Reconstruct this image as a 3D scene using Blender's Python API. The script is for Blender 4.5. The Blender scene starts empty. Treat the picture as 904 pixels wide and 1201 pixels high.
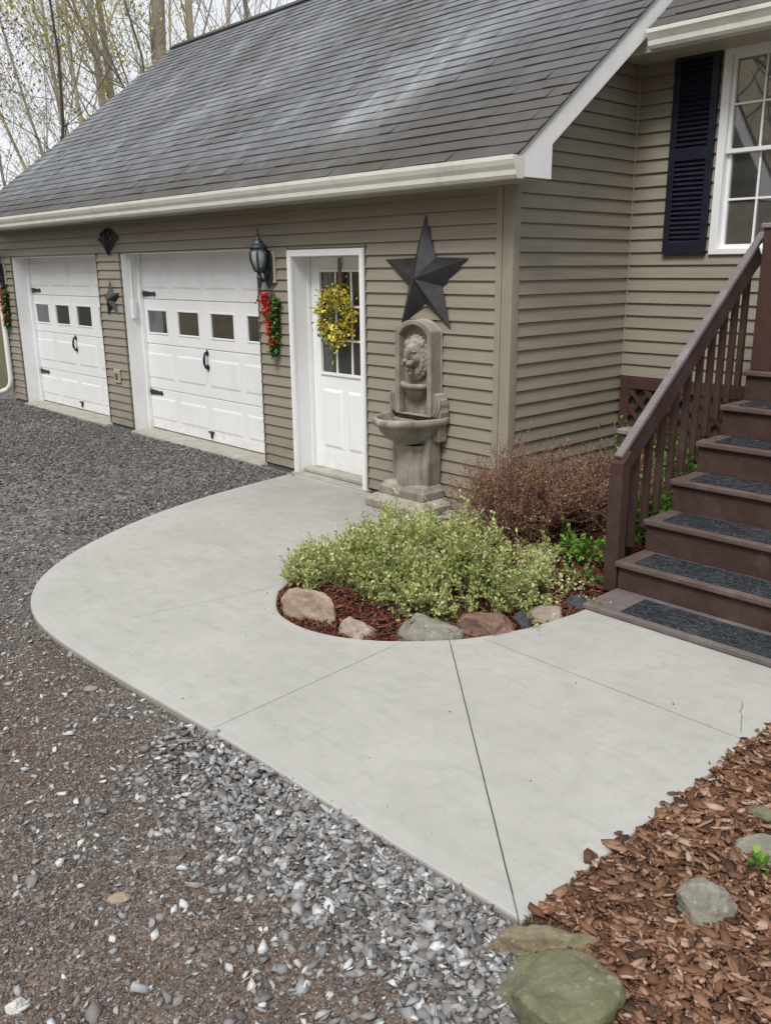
import bpy, bmesh, math, random
import numpy as np
from mathutils import Vector, Matrix, noise

random.seed(7)
RNG = np.random.default_rng(7)
SC = bpy.context.scene
COL = SC.collection
PI = math.pi

# ------------------------------------------------------------------ tagging
def tag(o, label=None, cat=None, group=None, kind=None):
    if label: o['label'] = label
    if cat: o['category'] = cat
    if group: o['group'] = group
    if kind: o['kind'] = kind
    return o

def thing(name, label, cat, loc=(0, 0, 0), group=None, rz=0.0):
    o = bpy.data.objects.new(name, None)
    o.empty_display_size = 0.1
    COL.objects.link(o)
    o.location = loc
    o.rotation_euler = (0, 0, rz)
    return tag(o, label, cat, group)

def copy_tree(o, parent=None):
    c = o.copy()
    COL.objects.link(c)
    c.parent = parent
    for ch in list(o.children):
        copy_tree(ch, c)
    return c

def root_off(parent):
    off = Vector((0, 0, 0))
    p = parent
    while p is not None:
        off += Vector(p.location)
        p = p.parent
    return off

# ------------------------------------------------------------------ mesh builder
class MB:
    def __init__(s):
        s.v = []; s.f = []; s.uv = None
    def add(s, vs, fs):
        n = len(s.v)
        s.v.extend([tuple(v) for v in vs])
        s.f.extend([tuple(i + n for i in f) for f in fs])
        return s
    def box(s, x0, x1, y0, y1, z0, z1):
        if x0 > x1: x0, x1 = x1, x0
        if y0 > y1: y0, y1 = y1, y0
        if z0 > z1: z0, z1 = z1, z0
        return s.add([(x0, y0, z0), (x1, y0, z0), (x1, y1, z0), (x0, y1, z0), (x0, y0, z1), (x1, y0, z1), (x1, y1, z1), (x0, y1, z1)],
                     [(0, 3, 2, 1), (4, 5, 6, 7), (0, 1, 5, 4), (1, 2, 6, 5), (2, 3, 7, 6), (3, 0, 4, 7)])
    def quad(s, a, b, c, d):
        return s.add([a, b, c, d], [(0, 1, 2, 3)])
    def prism(s, poly, axis, a, b):
        """poly of 2D points extruded along axis from a to b. axis 'x': (y,z); 'y': (x,z); 'z': (x,y)"""
        def P(p, t):
            return {'x': (t, p[0], p[1]), 'y': (p[0], t, p[1]), 'z': (p[0], p[1], t)}[axis]
        n = len(poly)
        vs = [P(p, a) for p in poly] + [P(p, b) for p in poly]
        fs = [tuple(range(n))[::-1], tuple(range(n, 2 * n))]
        for i in range(n):
            j = (i + 1) % n
            fs.append((i, j, n + j, n + i))
        return s.add(vs, fs)
    def bar(s, p, q, w, h, up=(0, 0, 1)):
        p = Vector(p); q = Vector(q); d = (q - p).normalized(); u = Vector(up)
        r = d.cross(u).normalized(); u = r.cross(d).normalized()
        vs = []
        for c in (p, q):
            for a, b in ((-1, -1), (1, -1), (1, 1), (-1, 1)):
                vs.append(c + r * (a * w / 2) + u * (b * h / 2))
        return s.add(vs, [(3, 2, 1, 0), (4, 5, 6, 7), (0, 1, 5, 4), (1, 2, 6, 5), (2, 3, 7, 6), (3, 0, 4, 7)])
    def tube(s, pts, rad, n=8, cap=True):
        pts = [Vector(p) for p in pts]
        if not hasattr(rad, '__len__'): rad = [rad] * len(pts)
        base = len(s.v)
        prev = None
        for i, p in enumerate(pts):
            d = (pts[min(i + 1, len(pts) - 1)] - pts[max(i - 1, 0)])
            if d.length < 1e-9: d = Vector((0, 0, 1))
            d.normalize()
            if prev is None:
                a = Vector((0, 0, 1)) if abs(d.z) < .9 else Vector((1, 0, 0))
                r = d.cross(a).normalized()
            else:
                r = (prev - d * prev.dot(d))
                r = r.normalized() if r.length > 1e-6 else d.orthogonal().normalized()
            prev = r
            u = d.cross(r)
            for k in range(n):
                t = 2 * PI * k / n
                s.v.append(tuple(p + (r * math.cos(t) + u * math.sin(t)) * rad[i]))
        for i in range(len(pts) - 1):
            for k in range(n):
                a = base + i * n + k; b = base + i * n + (k + 1) % n
                s.f.append((a, b, b + n, a + n))
        if cap:
            s.f.append(tuple(base + k for k in range(n))[::-1])
            e = base + (len(pts) - 1) * n
            s.f.append(tuple(e + k for k in range(n)))
        return s
    def lathe(s, prof, cx, cy, n=24, a0=0.0, a1=2 * PI, sx=1.0, sy=1.0):
        base = len(s.v)
        full = abs(a1 - a0 - 2 * PI) < 1e-6
        m = n if full else n + 1
        for r, z in prof:
            for k in range(m):
                t = a0 + (a1 - a0) * k / n
                s.v.append((cx + r * sx * math.cos(t), cy + r * sy * math.sin(t), z))
        for i in range(len(prof) - 1):
            for k in range(n):
                a = base + i * m + k; b = base + i * m + (k + 1) % m
                s.f.append((a, b, b + m, a + m))
        return s
    def sphere(s, c, r, nu=10, nv=7):
        if not hasattr(r, '__len__'): r = (r, r, r)
        base = len(s.v)
        for i in range(nv + 1):
            th = PI * i / nv
            for k in range(nu):
                ph = 2 * PI * k / nu
                s.v.append((c[0] + r[0] * math.sin(th) * math.cos(ph), c[1] + r[1] * math.sin(th) * math.sin(ph), c[2] + r[2] * math.cos(th)))
        for i in range(nv):
            for k in range(nu):
                a = base + i * nu + k; b = base + i * nu + (k + 1) % nu
                s.f.append((a, a + nu, b + nu, b))
        return s
    def build(s, name, m, parent=None, smooth=False, bevel=0.0, segs=1, ang=40):
        off = root_off(parent)
        me = bpy.data.meshes.new(name)
        me.from_pydata([(v[0] - off.x, v[1] - off.y, v[2] - off.z) for v in s.v], [], s.f)
        me.update()
        if m is not None: me.materials.append(m)
        o = bpy.data.objects.new(name, me)
        COL.objects.link(o)
        if parent is not None: o.parent = parent
        if smooth:
            for p in me.polygons: p.use_smooth = True
        if bevel > 0:
            b = o.modifiers.new('bevel', 'BEVEL')
            b.width = bevel; b.segments = segs; b.limit_method = 'ANGLE'; b.angle_limit = math.radians(ang)
        return o

def recalc(o):
    bm = bmesh.new(); bm.from_mesh(o.data)
    bmesh.ops.recalc_face_normals(bm, faces=bm.faces[:])
    bm.to_mesh(o.data); bm.free()
    return o

def np_mesh(name, V, F, m, parent=None, attr=None, smooth=False):
    """V (n,3) F (m,k) numpy -> mesh object; attr dict name->per-point float"""
    off = root_off(parent)
    V = np.asarray(V, np.float32) - np.array(off, np.float32)
    F = np.asarray(F, np.int32)
    me = bpy.data.meshes.new(name)
    k = F.shape[1]
    me.vertices.add(len(V)); me.vertices.foreach_set('co', V.ravel())
    me.loops.add(F.size); me.loops.foreach_set('vertex_index', F.ravel())
    me.polygons.add(len(F))
    me.polygons.foreach_set('loop_start', np.arange(0, F.size, k, dtype=np.int32))
    me.polygons.foreach_set('loop_total', np.full(len(F), k, np.int32))
    if smooth: me.polygons.foreach_set('use_smooth', np.ones(len(F), bool))
    if attr:
        for a, d in attr.items():
            at = me.attributes.new(a, 'FLOAT', 'POINT')
            at.data.foreach_set('value', np.asarray(d, np.float32).ravel())
    me.update(calc_edges=True)
    me.validate()
    if m is not None: me.materials.append(m)
    o = bpy.data.objects.new(name, me)
    COL.objects.link(o)
    if parent is not None: o.parent = parent
    return o

# ------------------------------------------------------------------ materials
class NT:
    def __init__(s, name):
        s.m = bpy.data.materials.new(name); s.m.use_nodes = True
        s.t = s.m.node_tree; s.t.nodes.clear()
        s.out = s.n('ShaderNodeOutputMaterial')
        s.b = s.n('ShaderNodeBsdfPrincipled')
        s.l(s.b.outputs[0], s.out.inputs[0])
        s.tc = s.n('ShaderNodeTexCoord')
    def n(s, t, **kw):
        n = s.t.nodes.new(t)
        for k, v in kw.items(): setattr(n, k, v)
        return n
    def l(s, a, b): s.t.links.new(a, b)
    def val(s, sock, v):
        if isinstance(v, bpy.types.NodeSocket): s.l(v, sock)
        else: sock.default_value = v
    def math(s, op, a, b=0.0, c=0.0, clamp=False):
        n = s.n('ShaderNodeMath', operation=op); n.use_clamp = clamp
        s.val(n.inputs[0], a); s.val(n.inputs[1], b)
        if op in ('MULTIPLY_ADD', 'SMOOTH_MIN', 'COMPARE'): s.val(n.inputs[2], c)
        return n.outputs[0]
    def mapr(s, v, a, b, c, d, smooth=False):
        n = s.n('ShaderNodeMapRange')
        if smooth: n.interpolation_type = 'SMOOTHSTEP'
        s.val(n.inputs[0], v)
        for i, x in enumerate((a, b, c, d)): s.val(n.inputs[i + 1], x)
        return n.outputs[0]
    def vec(s, scale=(1, 1, 1), loc=(0, 0, 0), rot=(0, 0, 0), src=None):
        n = s.n('ShaderNodeMapping')
        s.l(src if src is not None else s.tc.outputs['Object'], n.inputs[0])
        n.inputs['Scale'].default_value = scale; n.inputs['Location'].default_value = loc; n.inputs['Rotation'].default_value = rot
        return n.outputs[0]
    def noise(s, scale=5, detail=4, rough=.55, v=None, dist=0.0):
        n = s.n('ShaderNodeTexNoise')
        n.inputs['Scale'].default_value = scale; n.inputs['Detail'].default_value = detail
        n.inputs['Roughness'].default_value = rough; n.inputs['Distortion'].default_value = dist
        s.l(v if v is not None else s.tc.outputs['Object'], n.inputs['Vector'])
        return n.outputs[0]
    def vor(s, scale=5, v=None, feature='F1', out='Distance', rnd=1.0):
        n = s.n('ShaderNodeTexVoronoi', feature=feature)
        n.inputs['Scale'].default_value = scale
        n.inputs['Randomness'].default_value = rnd
        s.l(v if v is not None else s.tc.outputs['Object'], n.inputs['Vector'])
        return n.outputs[out]
    def ramp(s, v, stops, interp='LINEAR'):
        n = s.n('ShaderNodeValToRGB'); cr = n.color_ramp; cr.interpolation = interp
        while len(cr.elements) < len(stops): cr.elements.new(.5)
        for e, (p, c) in zip(cr.elements, stops):
            e.position = p; e.color = (*c, 1) if len(c) == 3 else c
        s.val(n.inputs[0], v)
        return n.outputs[0]
    def mix(s, f, a, b, mode='MIX'):
        n = s.n('ShaderNodeMix', data_type='RGBA', blend_type=mode)
        s.val(n.inputs[0], f)
        for i, x in ((6, a), (7, b)):
            if isinstance(x, bpy.types.NodeSocket): s.l(x, n.inputs[i])
            else: n.inputs[i].default_value = (*x, 1) if len(x) == 3 else x
        return n.outputs[2]
    def bump(s, h, strength=.5, dist=.01, prev=None):
        n = s.n('ShaderNodeBump')
        n.inputs['Strength'].default_value = strength; n.inputs['Distance'].default_value = dist
        s.l(h, n.inputs['Height'])
        if prev is not None: s.l(prev, n.inputs['Normal'])
        return n.outputs[0]
    def attr(s, name):
        n = s.n('ShaderNodeAttribute'); n.attribute_name = name
        return n.outputs['Fac']
    def island(s):
        return s.n('ShaderNodeNewGeometry').outputs['Random Per Island']
    def pos(s):
        n = s.n('ShaderNodeSeparateXYZ'); s.l(s.n('ShaderNodeNewGeometry').outputs['Position'], n.inputs[0]); return n.outputs
    def done(s, col=None, rough=None, normal=None, spec=None, metal=None):
        if col is not None: s.val(s.b.inputs['Base Color'], col if isinstance(col, bpy.types.NodeSocket) else (*col, 1))
        if rough is not None: s.val(s.b.inputs['Roughness'], rough)
        if normal is not None: s.l(normal, s.b.inputs['Normal'])
        if spec is not None: s.b.inputs['Specular IOR Level'].default_value = spec
        if metal is not None: s.b.inputs['Metallic'].default_value = metal
        return s.m

def simple(name, col, rough=.5, var=.15, scale=8, bump=0.0, bscale=60, spec=.5, metal=0.0, dirt=None, dirt_amt=.3, dscale=2.5):
    t = NT(name)
    n = t.noise(scale, 5, .6)
    c = t.mix(t.mapr(n, .3, .7, 0, 1), tuple(x * (1 - var) for x in col), tuple(min(1, x * (1 + var)) for x in col))
    if dirt:
        d = t.mapr(t.noise(dscale, 6, .7, dist=.4), .5, .75, 0, dirt_amt)
        c = t.mix(d, c, dirt)
    nm = t.bump(t.noise(bscale, 4, .6), bump, .004) if bump > 0 else None
    r = t.mapr(t.noise(scale * 2, 3), .3, .7, rough * .85, min(1, rough * 1.15))
    return t.done(c, r, nm, spec, metal)

def m_siding():
    t = NT('vinyl_siding')
    v = t.vec((.6, .6, 9))
    n1 = t.noise(2.2, 4, .6, v)
    n2 = t.noise(1.1, 5, .6)
    c = t.mix(t.mapr(n1, .3, .7, 0, 1), (.262, .232, .184), (.312, .280, .226))
    c = t.mix(t.mapr(n2, .45, .75, 0, .35), c, (.225, .202, .155))
    # splash-back dirt low on the wall, in blotches
    z = t.pos()[2]
    d = t.math('MULTIPLY', t.mapr(z, .05, .5, .5, 0, True), t.mapr(t.noise(6, 5, .7), .35, .7, 0, 1))
    c = t.mix(d, c, (.17, .14, .10))
    g = t.noise(30, 3, .5, t.vec((1, 1, 14)))
    return t.done(c, .42, t.bump(g, .12, .002), .4)

def m_roof():
    t = NT('asphalt_shingle')
    uv = t.tc.outputs['UV']
    isl = t.island()
    c = t.ramp(isl, [(0, (.135, .143, .155)), (.3, (.160, .169, .182)), (.6, (.178, .188, .202)), (.85, (.196, .206, .221)), (1, (.220, .230, .244))])
    gran = t.noise(380, 2, .6, uv)
    c = t.mix(t.mapr(gran, .35, .65, 0, .5), c, (.10, .103, .108))
    sep = t.n('ShaderNodeSeparateXYZ'); t.l(uv, sep.inputs[0])
    u, v = sep.outputs[0], sep.outputs[1]
    # worn pale patch running down the slope, and weaker ones elsewhere
    st = t.noise(5, 6, .7, t.vec((1.0, .35, 1), rot=(0, 0, .2), src=uv))
    cx = t.math('ABSOLUTE', t.math('ADD', t.math('ADD', u, 2.05), t.math('MULTIPLY', v, -.13)))
    patch = t.math('MULTIPLY', t.mapr(cx, .05, .95, 1, 0, True), t.math('MULTIPLY', t.mapr(v, .25, .9, 0, 1, True), t.mapr(v, 3.4, 1.6, 0, 1, True)))
    c = t.mix(t.math('MULTIPLY', patch, t.mapr(st, .34, .66, .10, .66)), c, (.42, .438, .452))
    w2 = t.noise(.8, 5, .65, t.vec((1.2, .4, 1), loc=(3.3, 1, 0), src=uv))
    mid = t.math('MULTIPLY', t.mapr(v, .5, 1.4, 0, 1, True), t.mapr(u, -.4, -1.2, 0, 1, True))
    c = t.mix(t.math('MULTIPLY', t.math('MULTIPLY', t.mapr(w2, .47, .66, 0, .6), mid), t.mapr(st, .35, .6, .3, 1)), c, (.35, .362, .385))
    fine = t.noise(6, 5, .75, t.vec((.8, 2.4, 1), src=uv))
    c = t.mix(t.mapr(fine, .50, .72, 0, .45), c, (.26, .267, .28))
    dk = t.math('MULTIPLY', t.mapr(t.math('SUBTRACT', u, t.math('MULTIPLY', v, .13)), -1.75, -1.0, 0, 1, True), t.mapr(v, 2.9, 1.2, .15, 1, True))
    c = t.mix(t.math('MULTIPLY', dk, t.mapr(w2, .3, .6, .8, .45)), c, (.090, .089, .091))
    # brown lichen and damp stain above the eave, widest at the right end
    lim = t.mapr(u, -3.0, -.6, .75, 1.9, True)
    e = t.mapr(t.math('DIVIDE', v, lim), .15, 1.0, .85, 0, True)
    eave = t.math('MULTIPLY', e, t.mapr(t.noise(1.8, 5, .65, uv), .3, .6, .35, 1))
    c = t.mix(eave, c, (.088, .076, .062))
    st2 = t.noise(1.3, 5, .7, t.vec((1, .4, 1), loc=(7, 3, 0), src=uv))
    c = t.mix(t.mapr(st2, .48, .66, 0, .65), c, (.092, .088, .083))
    st3 = t.noise(3.5, 6, .75, t.vec((.8, .8, 1), loc=(1, 9, 0), src=uv))
    c = t.mix(t.mapr(st3, .52, .68, 0, .5), c, (.085, .080, .072))
    sp = t.vor(3.2, uv)
    c = t.mix(t.mapr(sp, .02, .035, .5, 0), c, (.42, .42, .40))
    return t.done(c, .88, t.bump(gran, .5, .003), .25)

def m_concrete():
    t = NT('broom_concrete')
    x, y, z = t.pos()
    n1 = t.noise(1.3, 6, .6); n2 = t.noise(9, 6, .7)
    c = t.mix(t.mapr(n1, .3, .7, 0, 1), (.362, .354, .322), (.436, .427, .392))
    c = t.mix(t.mapr(n2, .46, .72, 0, .6), c, (.315, .31, .285))
    n3 = t.noise(3.4, 7, .72, dist=.5)
    c = t.mix(t.mapr(n3, .50, .70, 0, .42), c, (.315, .308, .280))
    br0 = t.noise(5, 4, .7, t.vec((.5, 14, 1), rot=(0, 0, .08)))
    c = t.mix(t.mapr(br0, .5, .72, 0, .35), c, (.455, .45, .425))
    pore = t.vor(95)
    c = t.mix(t.mapr(pore, .06, .13, .5, 0), c, (.22, .215, .20))
    # soft smears from the float
    sm = t.noise(2.0, 5, .6, t.vec((1.2, 5, 1), rot=(0, 0, .5)), .8)
    c = t.mix(t.mapr(sm, .54, .72, 0, .45), c, (.30, .297, .28))
    # tiny pits and specks
    sp = t.vor(16)
    c = t.mix(t.mapr(sp, .035, .05, .8, 0), c, (.16, .15, .13))
    # blotchy darkening towards the garage wall
    dd = t.mapr(y, -1.4, -.1, 0, .6, True)
    c = t.mix(t.math('MULTIPLY', dd, t.mapr(t.noise(2.2, 5, .6), .3, .6, .2, 1)), c, (.25, .243, .228))
    broom = t.noise(60, 2, .5, t.vec((1, .12, 1)))
    edge = t.attr('edge')
    # wobble for lines
    wob = t.math('MULTIPLY', t.math('SUBTRACT', t.noise(14, 3, .6), .5), .016)
    def seg(ax, ay, bx, by, w, wv=None):
        dx, dy = bx - ax, by - ay; L = math.hypot(dx, dy); ux, uy = dx / L, dy / L
        px = t.math('SUBTRACT', x, ax); py = t.math('SUBTRACT', y, ay)
        along = t.math('ADD', t.math('MULTIPLY', px, ux), t.math('MULTIPLY', py, uy))
        across = t.math('SUBTRACT', t.math('MULTIPLY', px, uy), t.math('MULTIPLY', py, ux))
        if wv is not None: across = t.math('ADD', across, wv)
        over = t.math('MAXIMUM', t.math('SUBTRACT', 0.0, along), t.math('SUBTRACT', along, L))
        d = t.math('MAXIMUM', t.math('ABSOLUTE', across), over)
        return t.mapr(d, w * .4, w, 1, 0)
    j1 = seg(1.20, -1.935, 2.822, -3.36, .0042, t.math('MULTIPLY', t.math('SUBTRACT', t.noise(9, 2, .5), .5), .003))
    j2 = seg(1.05, -2.13, 1.136, -3.40, .0045)
    j3 = seg(1.34, -1.80, 2.83, -1.812, .0045)
    big = t.math('MULTIPLY', t.math('SUBTRACT', t.noise(5, 3, .6), .5), .09)
    ck = seg(2.655, -1.50, 2.77, -1.765, .004, big)
    j4 = seg(-.31, -3.05, -.12, -2.02, .022, big)
    j23 = t.math('MAXIMUM', j2, j3)
    c = t.mix(t.math('MULTIPLY', j4, t.mapr(n2, .3, .7, .05, .55)), c, (.24, .235, .22))
    c = t.mix(t.math('MULTIPLY', j23, .62), c, (.15, .145, .13))
    c = t.mix(t.math('MULTIPLY', ck, .7), c, (.11, .10, .09))
    c = t.mix(t.math('MULTIPLY', j1, .93), c, (.045, .045, .042))
    c = t.mix(t.math('MULTIPLY', edge, .22), c, (.44, .436, .412))
    side = t.attr('side')
    c = t.mix(t.math('MULTIPLY', side, .75), c, (.19, .175, .15))
    h = t.math('SUBTRACT', t.math('MULTIPLY', broom, t.math('SUBTRACT', 1.0, edge)), t.math('MULTIPLY', t.math('MAXIMUM', j1, j23), 6))
    return t.done(c, t.mapr(n2, .3, .7, .7, .9), t.bump(h, .35, .003, t.bump(n2, .15, .004)), .3)

def m_ground():
    t = NT('gravel_ground')
    x, y, z = t.pos()
    big = t.noise(.9, 4, .6)
    mid = t.noise(6, 6, .7)
    # compacted stone dust and soil
    c = t.mix(t.mapr(mid, .3, .7, 0, 1), (.110, .084, .067), (.205, .174, .148))
    vc = t.vor(75, out='Color'); vd = t.vor(75)
    sepc = t.n('ShaderNodeSeparateColor'); t.l(vc, sepc.inputs[0])
    st = t.ramp(sepc.outputs[0], [(0, (.08, .066, .055)), (.35, (.155, .130, .110)), (.65, (.22, .20, .185)), (.9, (.31, .30, .285)), (1, (.46, .45, .43))])
    c = t.mix(t.mapr(mid, .35, .6, .45, .9), c, st)
    # warmer brown earth band near the walk
    br = t.math('MULTIPLY', t.mapr(big, .38, .58, .15, 1), t.mapr(x, -1.6, .1, 0, 1, True))
    c = t.mix(t.math('MULTIPLY', br, .7), c, (.145, .090, .060))
    # dark damp stone towards the garage
    g = t.math('MULTIPLY', t.mapr(x, -.6, -2.2, 0, 1, True), t.mapr(t.noise(.75, 5, .7, t.vec((1, 1.8, 1), rot=(0, 0, .5))), .35, .65, .25, .85))
    vc2 = t.vor(30, out='Color'); sep2 = t.n('ShaderNodeSeparateColor'); t.l(vc2, sep2.inputs[0])
    dark = t.ramp(sep2.outputs[1], [(0, (.055, .053, .053)), (.5, (.105, .101, .099)), (.85, (.19, .188, .188)), (1, (.40, .40, .40))])
    c = t.mix(g, c, dark)
    # lawn and leaf litter beyond the house and far away
    far = t.math('MAXIMUM', t.mapr(x, -11.2, -12.2, 0, 1), t.math('MAXIMUM', t.mapr(y, -7.5, -9.5, 0, 1), t.mapr(x, 7.0, 9.0, 0, 1)))
    lit = t.mix(t.mapr(t.noise(.7, 8, .75), .4, .6, 0, 1), (.15, .10, .06), (.10, .115, .04))
    lit = t.mix(t.mapr(t.noise(14, 5, .8), .45, .65, 0, .7), lit, (.055, .042, .025))
    c = t.mix(far, c, lit)
    h = t.math('ADD', t.math('MULTIPLY', t.math('SUBTRACT', 1.0, vd), .7), t.math('MULTIPLY', t.vor(28), -.6))
    return t.done(c, .9, t.bump(h, .9, .012), .2)

def m_chips(name, stops, rough=.85, vscale=40, warm=None):
    t = NT(name)
    r = t.attr('tone')
    c = t.ramp(r, stops)
    if warm:
        isl = t.island()
        c = t.mix(t.mapr(isl, .74, .82, 0, .5), c, warm, 'MULTIPLY')
        c = t.mix(t.mapr(isl, .0, .25, .30, 0), c, (.80, .92, 1.08), 'MULTIPLY')
    n = t.noise(vscale, 5, .7)
    c = t.mix(t.mapr(n, .3, .7, 0, .5), c, tuple(x * .55 for x in stops[len(stops) // 2][1]))
    return t.done(c, rough, t.bump(n, .4, .004), .3)

def m_leaf(name, stops, transl=.25, rough=.5):
    t = NT(name)
    c = t.ramp(t.attr('tone'), stops)
    t.b.inputs['Roughness'].default_value = rough
    t.l(c, t.b.inputs['Base Color'])
    tr = t.n('ShaderNodeBsdfTranslucent'); t.l(c, tr.inputs[0])
    mx = t.n('ShaderNodeMixShader'); mx.inputs[0].default_value = transl
    t.l(t.b.outputs[0], mx.inputs[1]); t.l(tr.outputs[0], mx.inputs[2]); t.l(mx.outputs[0], t.out.inputs[0])
    t.b.inputs['Specular IOR Level'].default_value = .3
    return t.m

def m_rock(name, a, b, moss=None, scale=7):
    t = NT(name)
    n = t.noise(scale, 7, .65, dist=.3); f = t.noise(70, 4, .7)
    c = t.mix(t.mapr(n, .35, .65, 0, 1), a, b)
    c = t.mix(t.mapr(f, .5, .75, 0, .35), c, tuple(x * .5 for x in a))
    strata = t.noise(5, 4, .6, t.vec((1, 1, 7), rot=(.3, .2, 0)))
    c = t.mix(t.mapr(strata, .55, .7, 0, .3), c, tuple(min(1, x * 1.5) for x in b))
    lv = t.mapr(t.math('MULTIPLY', t.vor(26, t.vec(loc=(1, 2, 3)), 'F1'), t.mapr(t.noise(5, 5, .7, t.vec(loc=(5, 1, 2))), .4, .6, 2.2, .8)), .16, .34, .55, 0)
    c = t.mix(lv, c, tuple(min(1, x * 1.45) for x in b))
    pt = t.noise(160, 3, .8)
    c = t.mix(t.mapr(pt, .5, .7, 0, .45), c, tuple(x * .45 for x in a))
    if moss:
        mz = t.mapr(t.noise(4, 6, .7), .42, .62, 0, .75)
        c = t.mix(mz, c, moss)
    return t.done(c, .9, t.bump(n, .6, .02, t.bump(strata, .5, .010, t.bump(f, .7, .005))), .2)

def m_pane(name, inner, refl=.22):
    """window glass over a dim interior: a dark body with a clear mirror coat"""
    t = NT(name)
    n = t.noise(2.5, 4, .5)
    c = t.mix(t.mapr(n, .35, .65, 0, 1), tuple(x * .6 for x in inner), inner)
    t.l(c, t.b.inputs['Base Color']); t.b.inputs['Roughness'].default_value = .3
    gl = t.n('ShaderNodeBsdfGlossy'); gl.inputs['Roughness'].default_value = .015
    gl.inputs['Color'].default_value = (.92, .95, .97, 1)
    wv = t.noise(3.0, 2, .4)
    t.l(t.bump(wv, .04, .01), gl.inputs['Normal'])
    mx = t.n('ShaderNodeMixShader'); mx.inputs[0].default_value = refl
    t.l(t.b.outputs[0], mx.inputs[1]); t.l(gl.outputs[0], mx.inputs[2]); t.l(mx.outputs[0], t.out.inputs[0])
    return t.m

def m_deck(name, col, worn):
    t = NT(name)
    g = t.noise(14, 5, .65, t.vec((1, 9, 9)))
    n = t.noise(5, 6, .7)
    c = t.mix(t.mapr(g, .3, .7, 0, 1), tuple(x * .8 for x in col), tuple(x * 1.2 for x in col))
    c = t.mix(t.mapr(n, .47, .70, 0, .75), c, worn)
    f = t.noise(60, 4, .7, t.vec((1, 5, 5)))
    c = t.mix(t.mapr(f, .52, .7, 0, .45), c, tuple(x * .6 for x in col))
    d = t.noise(2.2, 6, .7, dist=.6)
    c = t.mix(t.mapr(d, .55, .75, 0, .4), c, tuple(min(1, x * 1.5 + .02) for x in worn))
    return t.done(c, t.mapr(n, .3, .7, .55, .8), t.bump(g, .35, .003, t.bump(f, .3, .002)), .3)

def m_mat():
    t = NT('rubber_mat')
    v1 = t.vor(17, feature='DISTANCE_TO_EDGE')
    w = t.noise(13, 3, .5, dist=2.4)
    scroll = t.math('ABSOLUTE', t.math('SUBTRACT', w, .5))
    ridge = t.mapr(scroll, .012, .035, 1, 0, True)
    cell = t.mapr(v1, .02, .06, 1, 0, True)
    h = t.math('MAXIMUM', ridge, t.math('MULTIPLY', cell, .7))
    dust = t.noise(4, 5, .7)
    c = t.mix(h, (.013, .016, .020), (.075, .088, .105))
    c = t.mix(t.mapr(dust, .5, .75, 0, .25), c, (.13, .13, .13))
    return t.done(c, .55, t.bump(h, 1.0, .006), .4)

def m_stone_cast():
    t = NT('cast_stone')
    n = t.noise(6, 7, .7); f = t.noise(120, 3, .7)
    c = t.mix(t.mapr(n, .35, .65, 0, 1), (.225, .203, .165), (.375, .348, .295))
    st = t.noise(5, 5, .65, t.vec((1.6, 1.6, .35)))
    c = t.mix(t.mapr(st, .46, .66, 0, .75), c, (.140, .114, .078))
    gn = t.noise(3.0, 5, .7, t.vec(loc=(3, 1, 4)))
    c = t.mix(t.mapr(gn, .55, .72, 0, .4), c, (.20, .205, .145))
    # highlights put into the colour: faces turned upward go paler
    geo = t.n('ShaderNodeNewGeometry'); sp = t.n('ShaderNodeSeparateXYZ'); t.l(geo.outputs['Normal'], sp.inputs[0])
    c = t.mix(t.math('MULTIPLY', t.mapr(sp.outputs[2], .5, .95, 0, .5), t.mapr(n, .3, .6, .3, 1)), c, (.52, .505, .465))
    return t.done(c, .9, t.bump(f, .5, .005, t.bump(t.noise(28, 6, .75), .55, .010, t.bump(n, .4, .014))), .2)

def m_bark(name, a, b):
    t = NT(name)
    n = t.noise(9, 5, .7, t.vec((2, 2, .35)))
    return t.done(t.mix(t.mapr(n, .3, .7, 0, 1), a, b), .9, t.bump(n, .6, .02), .15)

M = {}
M['siding'] = m_siding()
M['roof'] = m_roof()
M['concrete'] = m_concrete()
M['ground'] = m_ground()
M['trim_tan'] = simple('tan_trim', (.298, .266, .212), .45, .08, 3, .05)
M['jchan'] = simple('channel_tan', (.13, .115, .09), .5, .1)
def m_white():
    t = NT('white_paint')
    n = t.noise(2.5, 5, .6)
    c = t.mix(t.mapr(n, .3, .7, 0, 1), (.80, .81, .82), (.85, .86, .87))
    c = t.mix(t.mapr(t.noise(3, 6, .7, t.vec((1, 1, .3))), .5, .75, 0, .25), c, (.60, .585, .54))
    z = t.pos()[2]
    sp_ = t.math('MULTIPLY', t.mapr(z, .0, .28, .42, 0, True), t.mapr(t.noise(9, 6, .75), .40, .66, 0, 1))
    c = t.mix(sp_, c, (.42, .38, .32))
    return t.done(c, .4, t.bump(t.noise(40, 3), .04, .004), .45)
M['white'] = m_white()
M['white_al'] = simple('white_aluminium', (.87, .87, .865), .35, .03, 2, dirt=(.5, .48, .42), dirt_amt=.25)
M['cream_al'] = simple('gutter_enamel', (.74, .725, .665), .33, .05, 2.5, dirt=(.36, .33, .26), dirt_amt=.4, dscale=3.5)
M['soffit'] = simple('soffit_vinyl', (.43, .40, .335), .5, .06, 3)
M['inner_dark'] = simple('framing', (.10, .09, .08), .9)
M['black_iron'] = simple('black_iron', (.020, .020, .022), .45, .3, 20, .2, 90)
M['lamp_metal'] = simple('lamp_metal', (.040, .050, .062), .4, .35, 25, .3, 90, metal=.3)
M['shutter'] = simple('navy_shutter', (.010, .012, .026), .42, .2, 8)
M['pane_garage'] = m_pane('garage_pane', (.026, .027, .024), .20)
M['pane_door'] = m_pane('door_pane', (.032, .030, .026), .11)
M['pane_house'] = m_pane('house_pane', (.060, .060, .058), .26)
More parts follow.
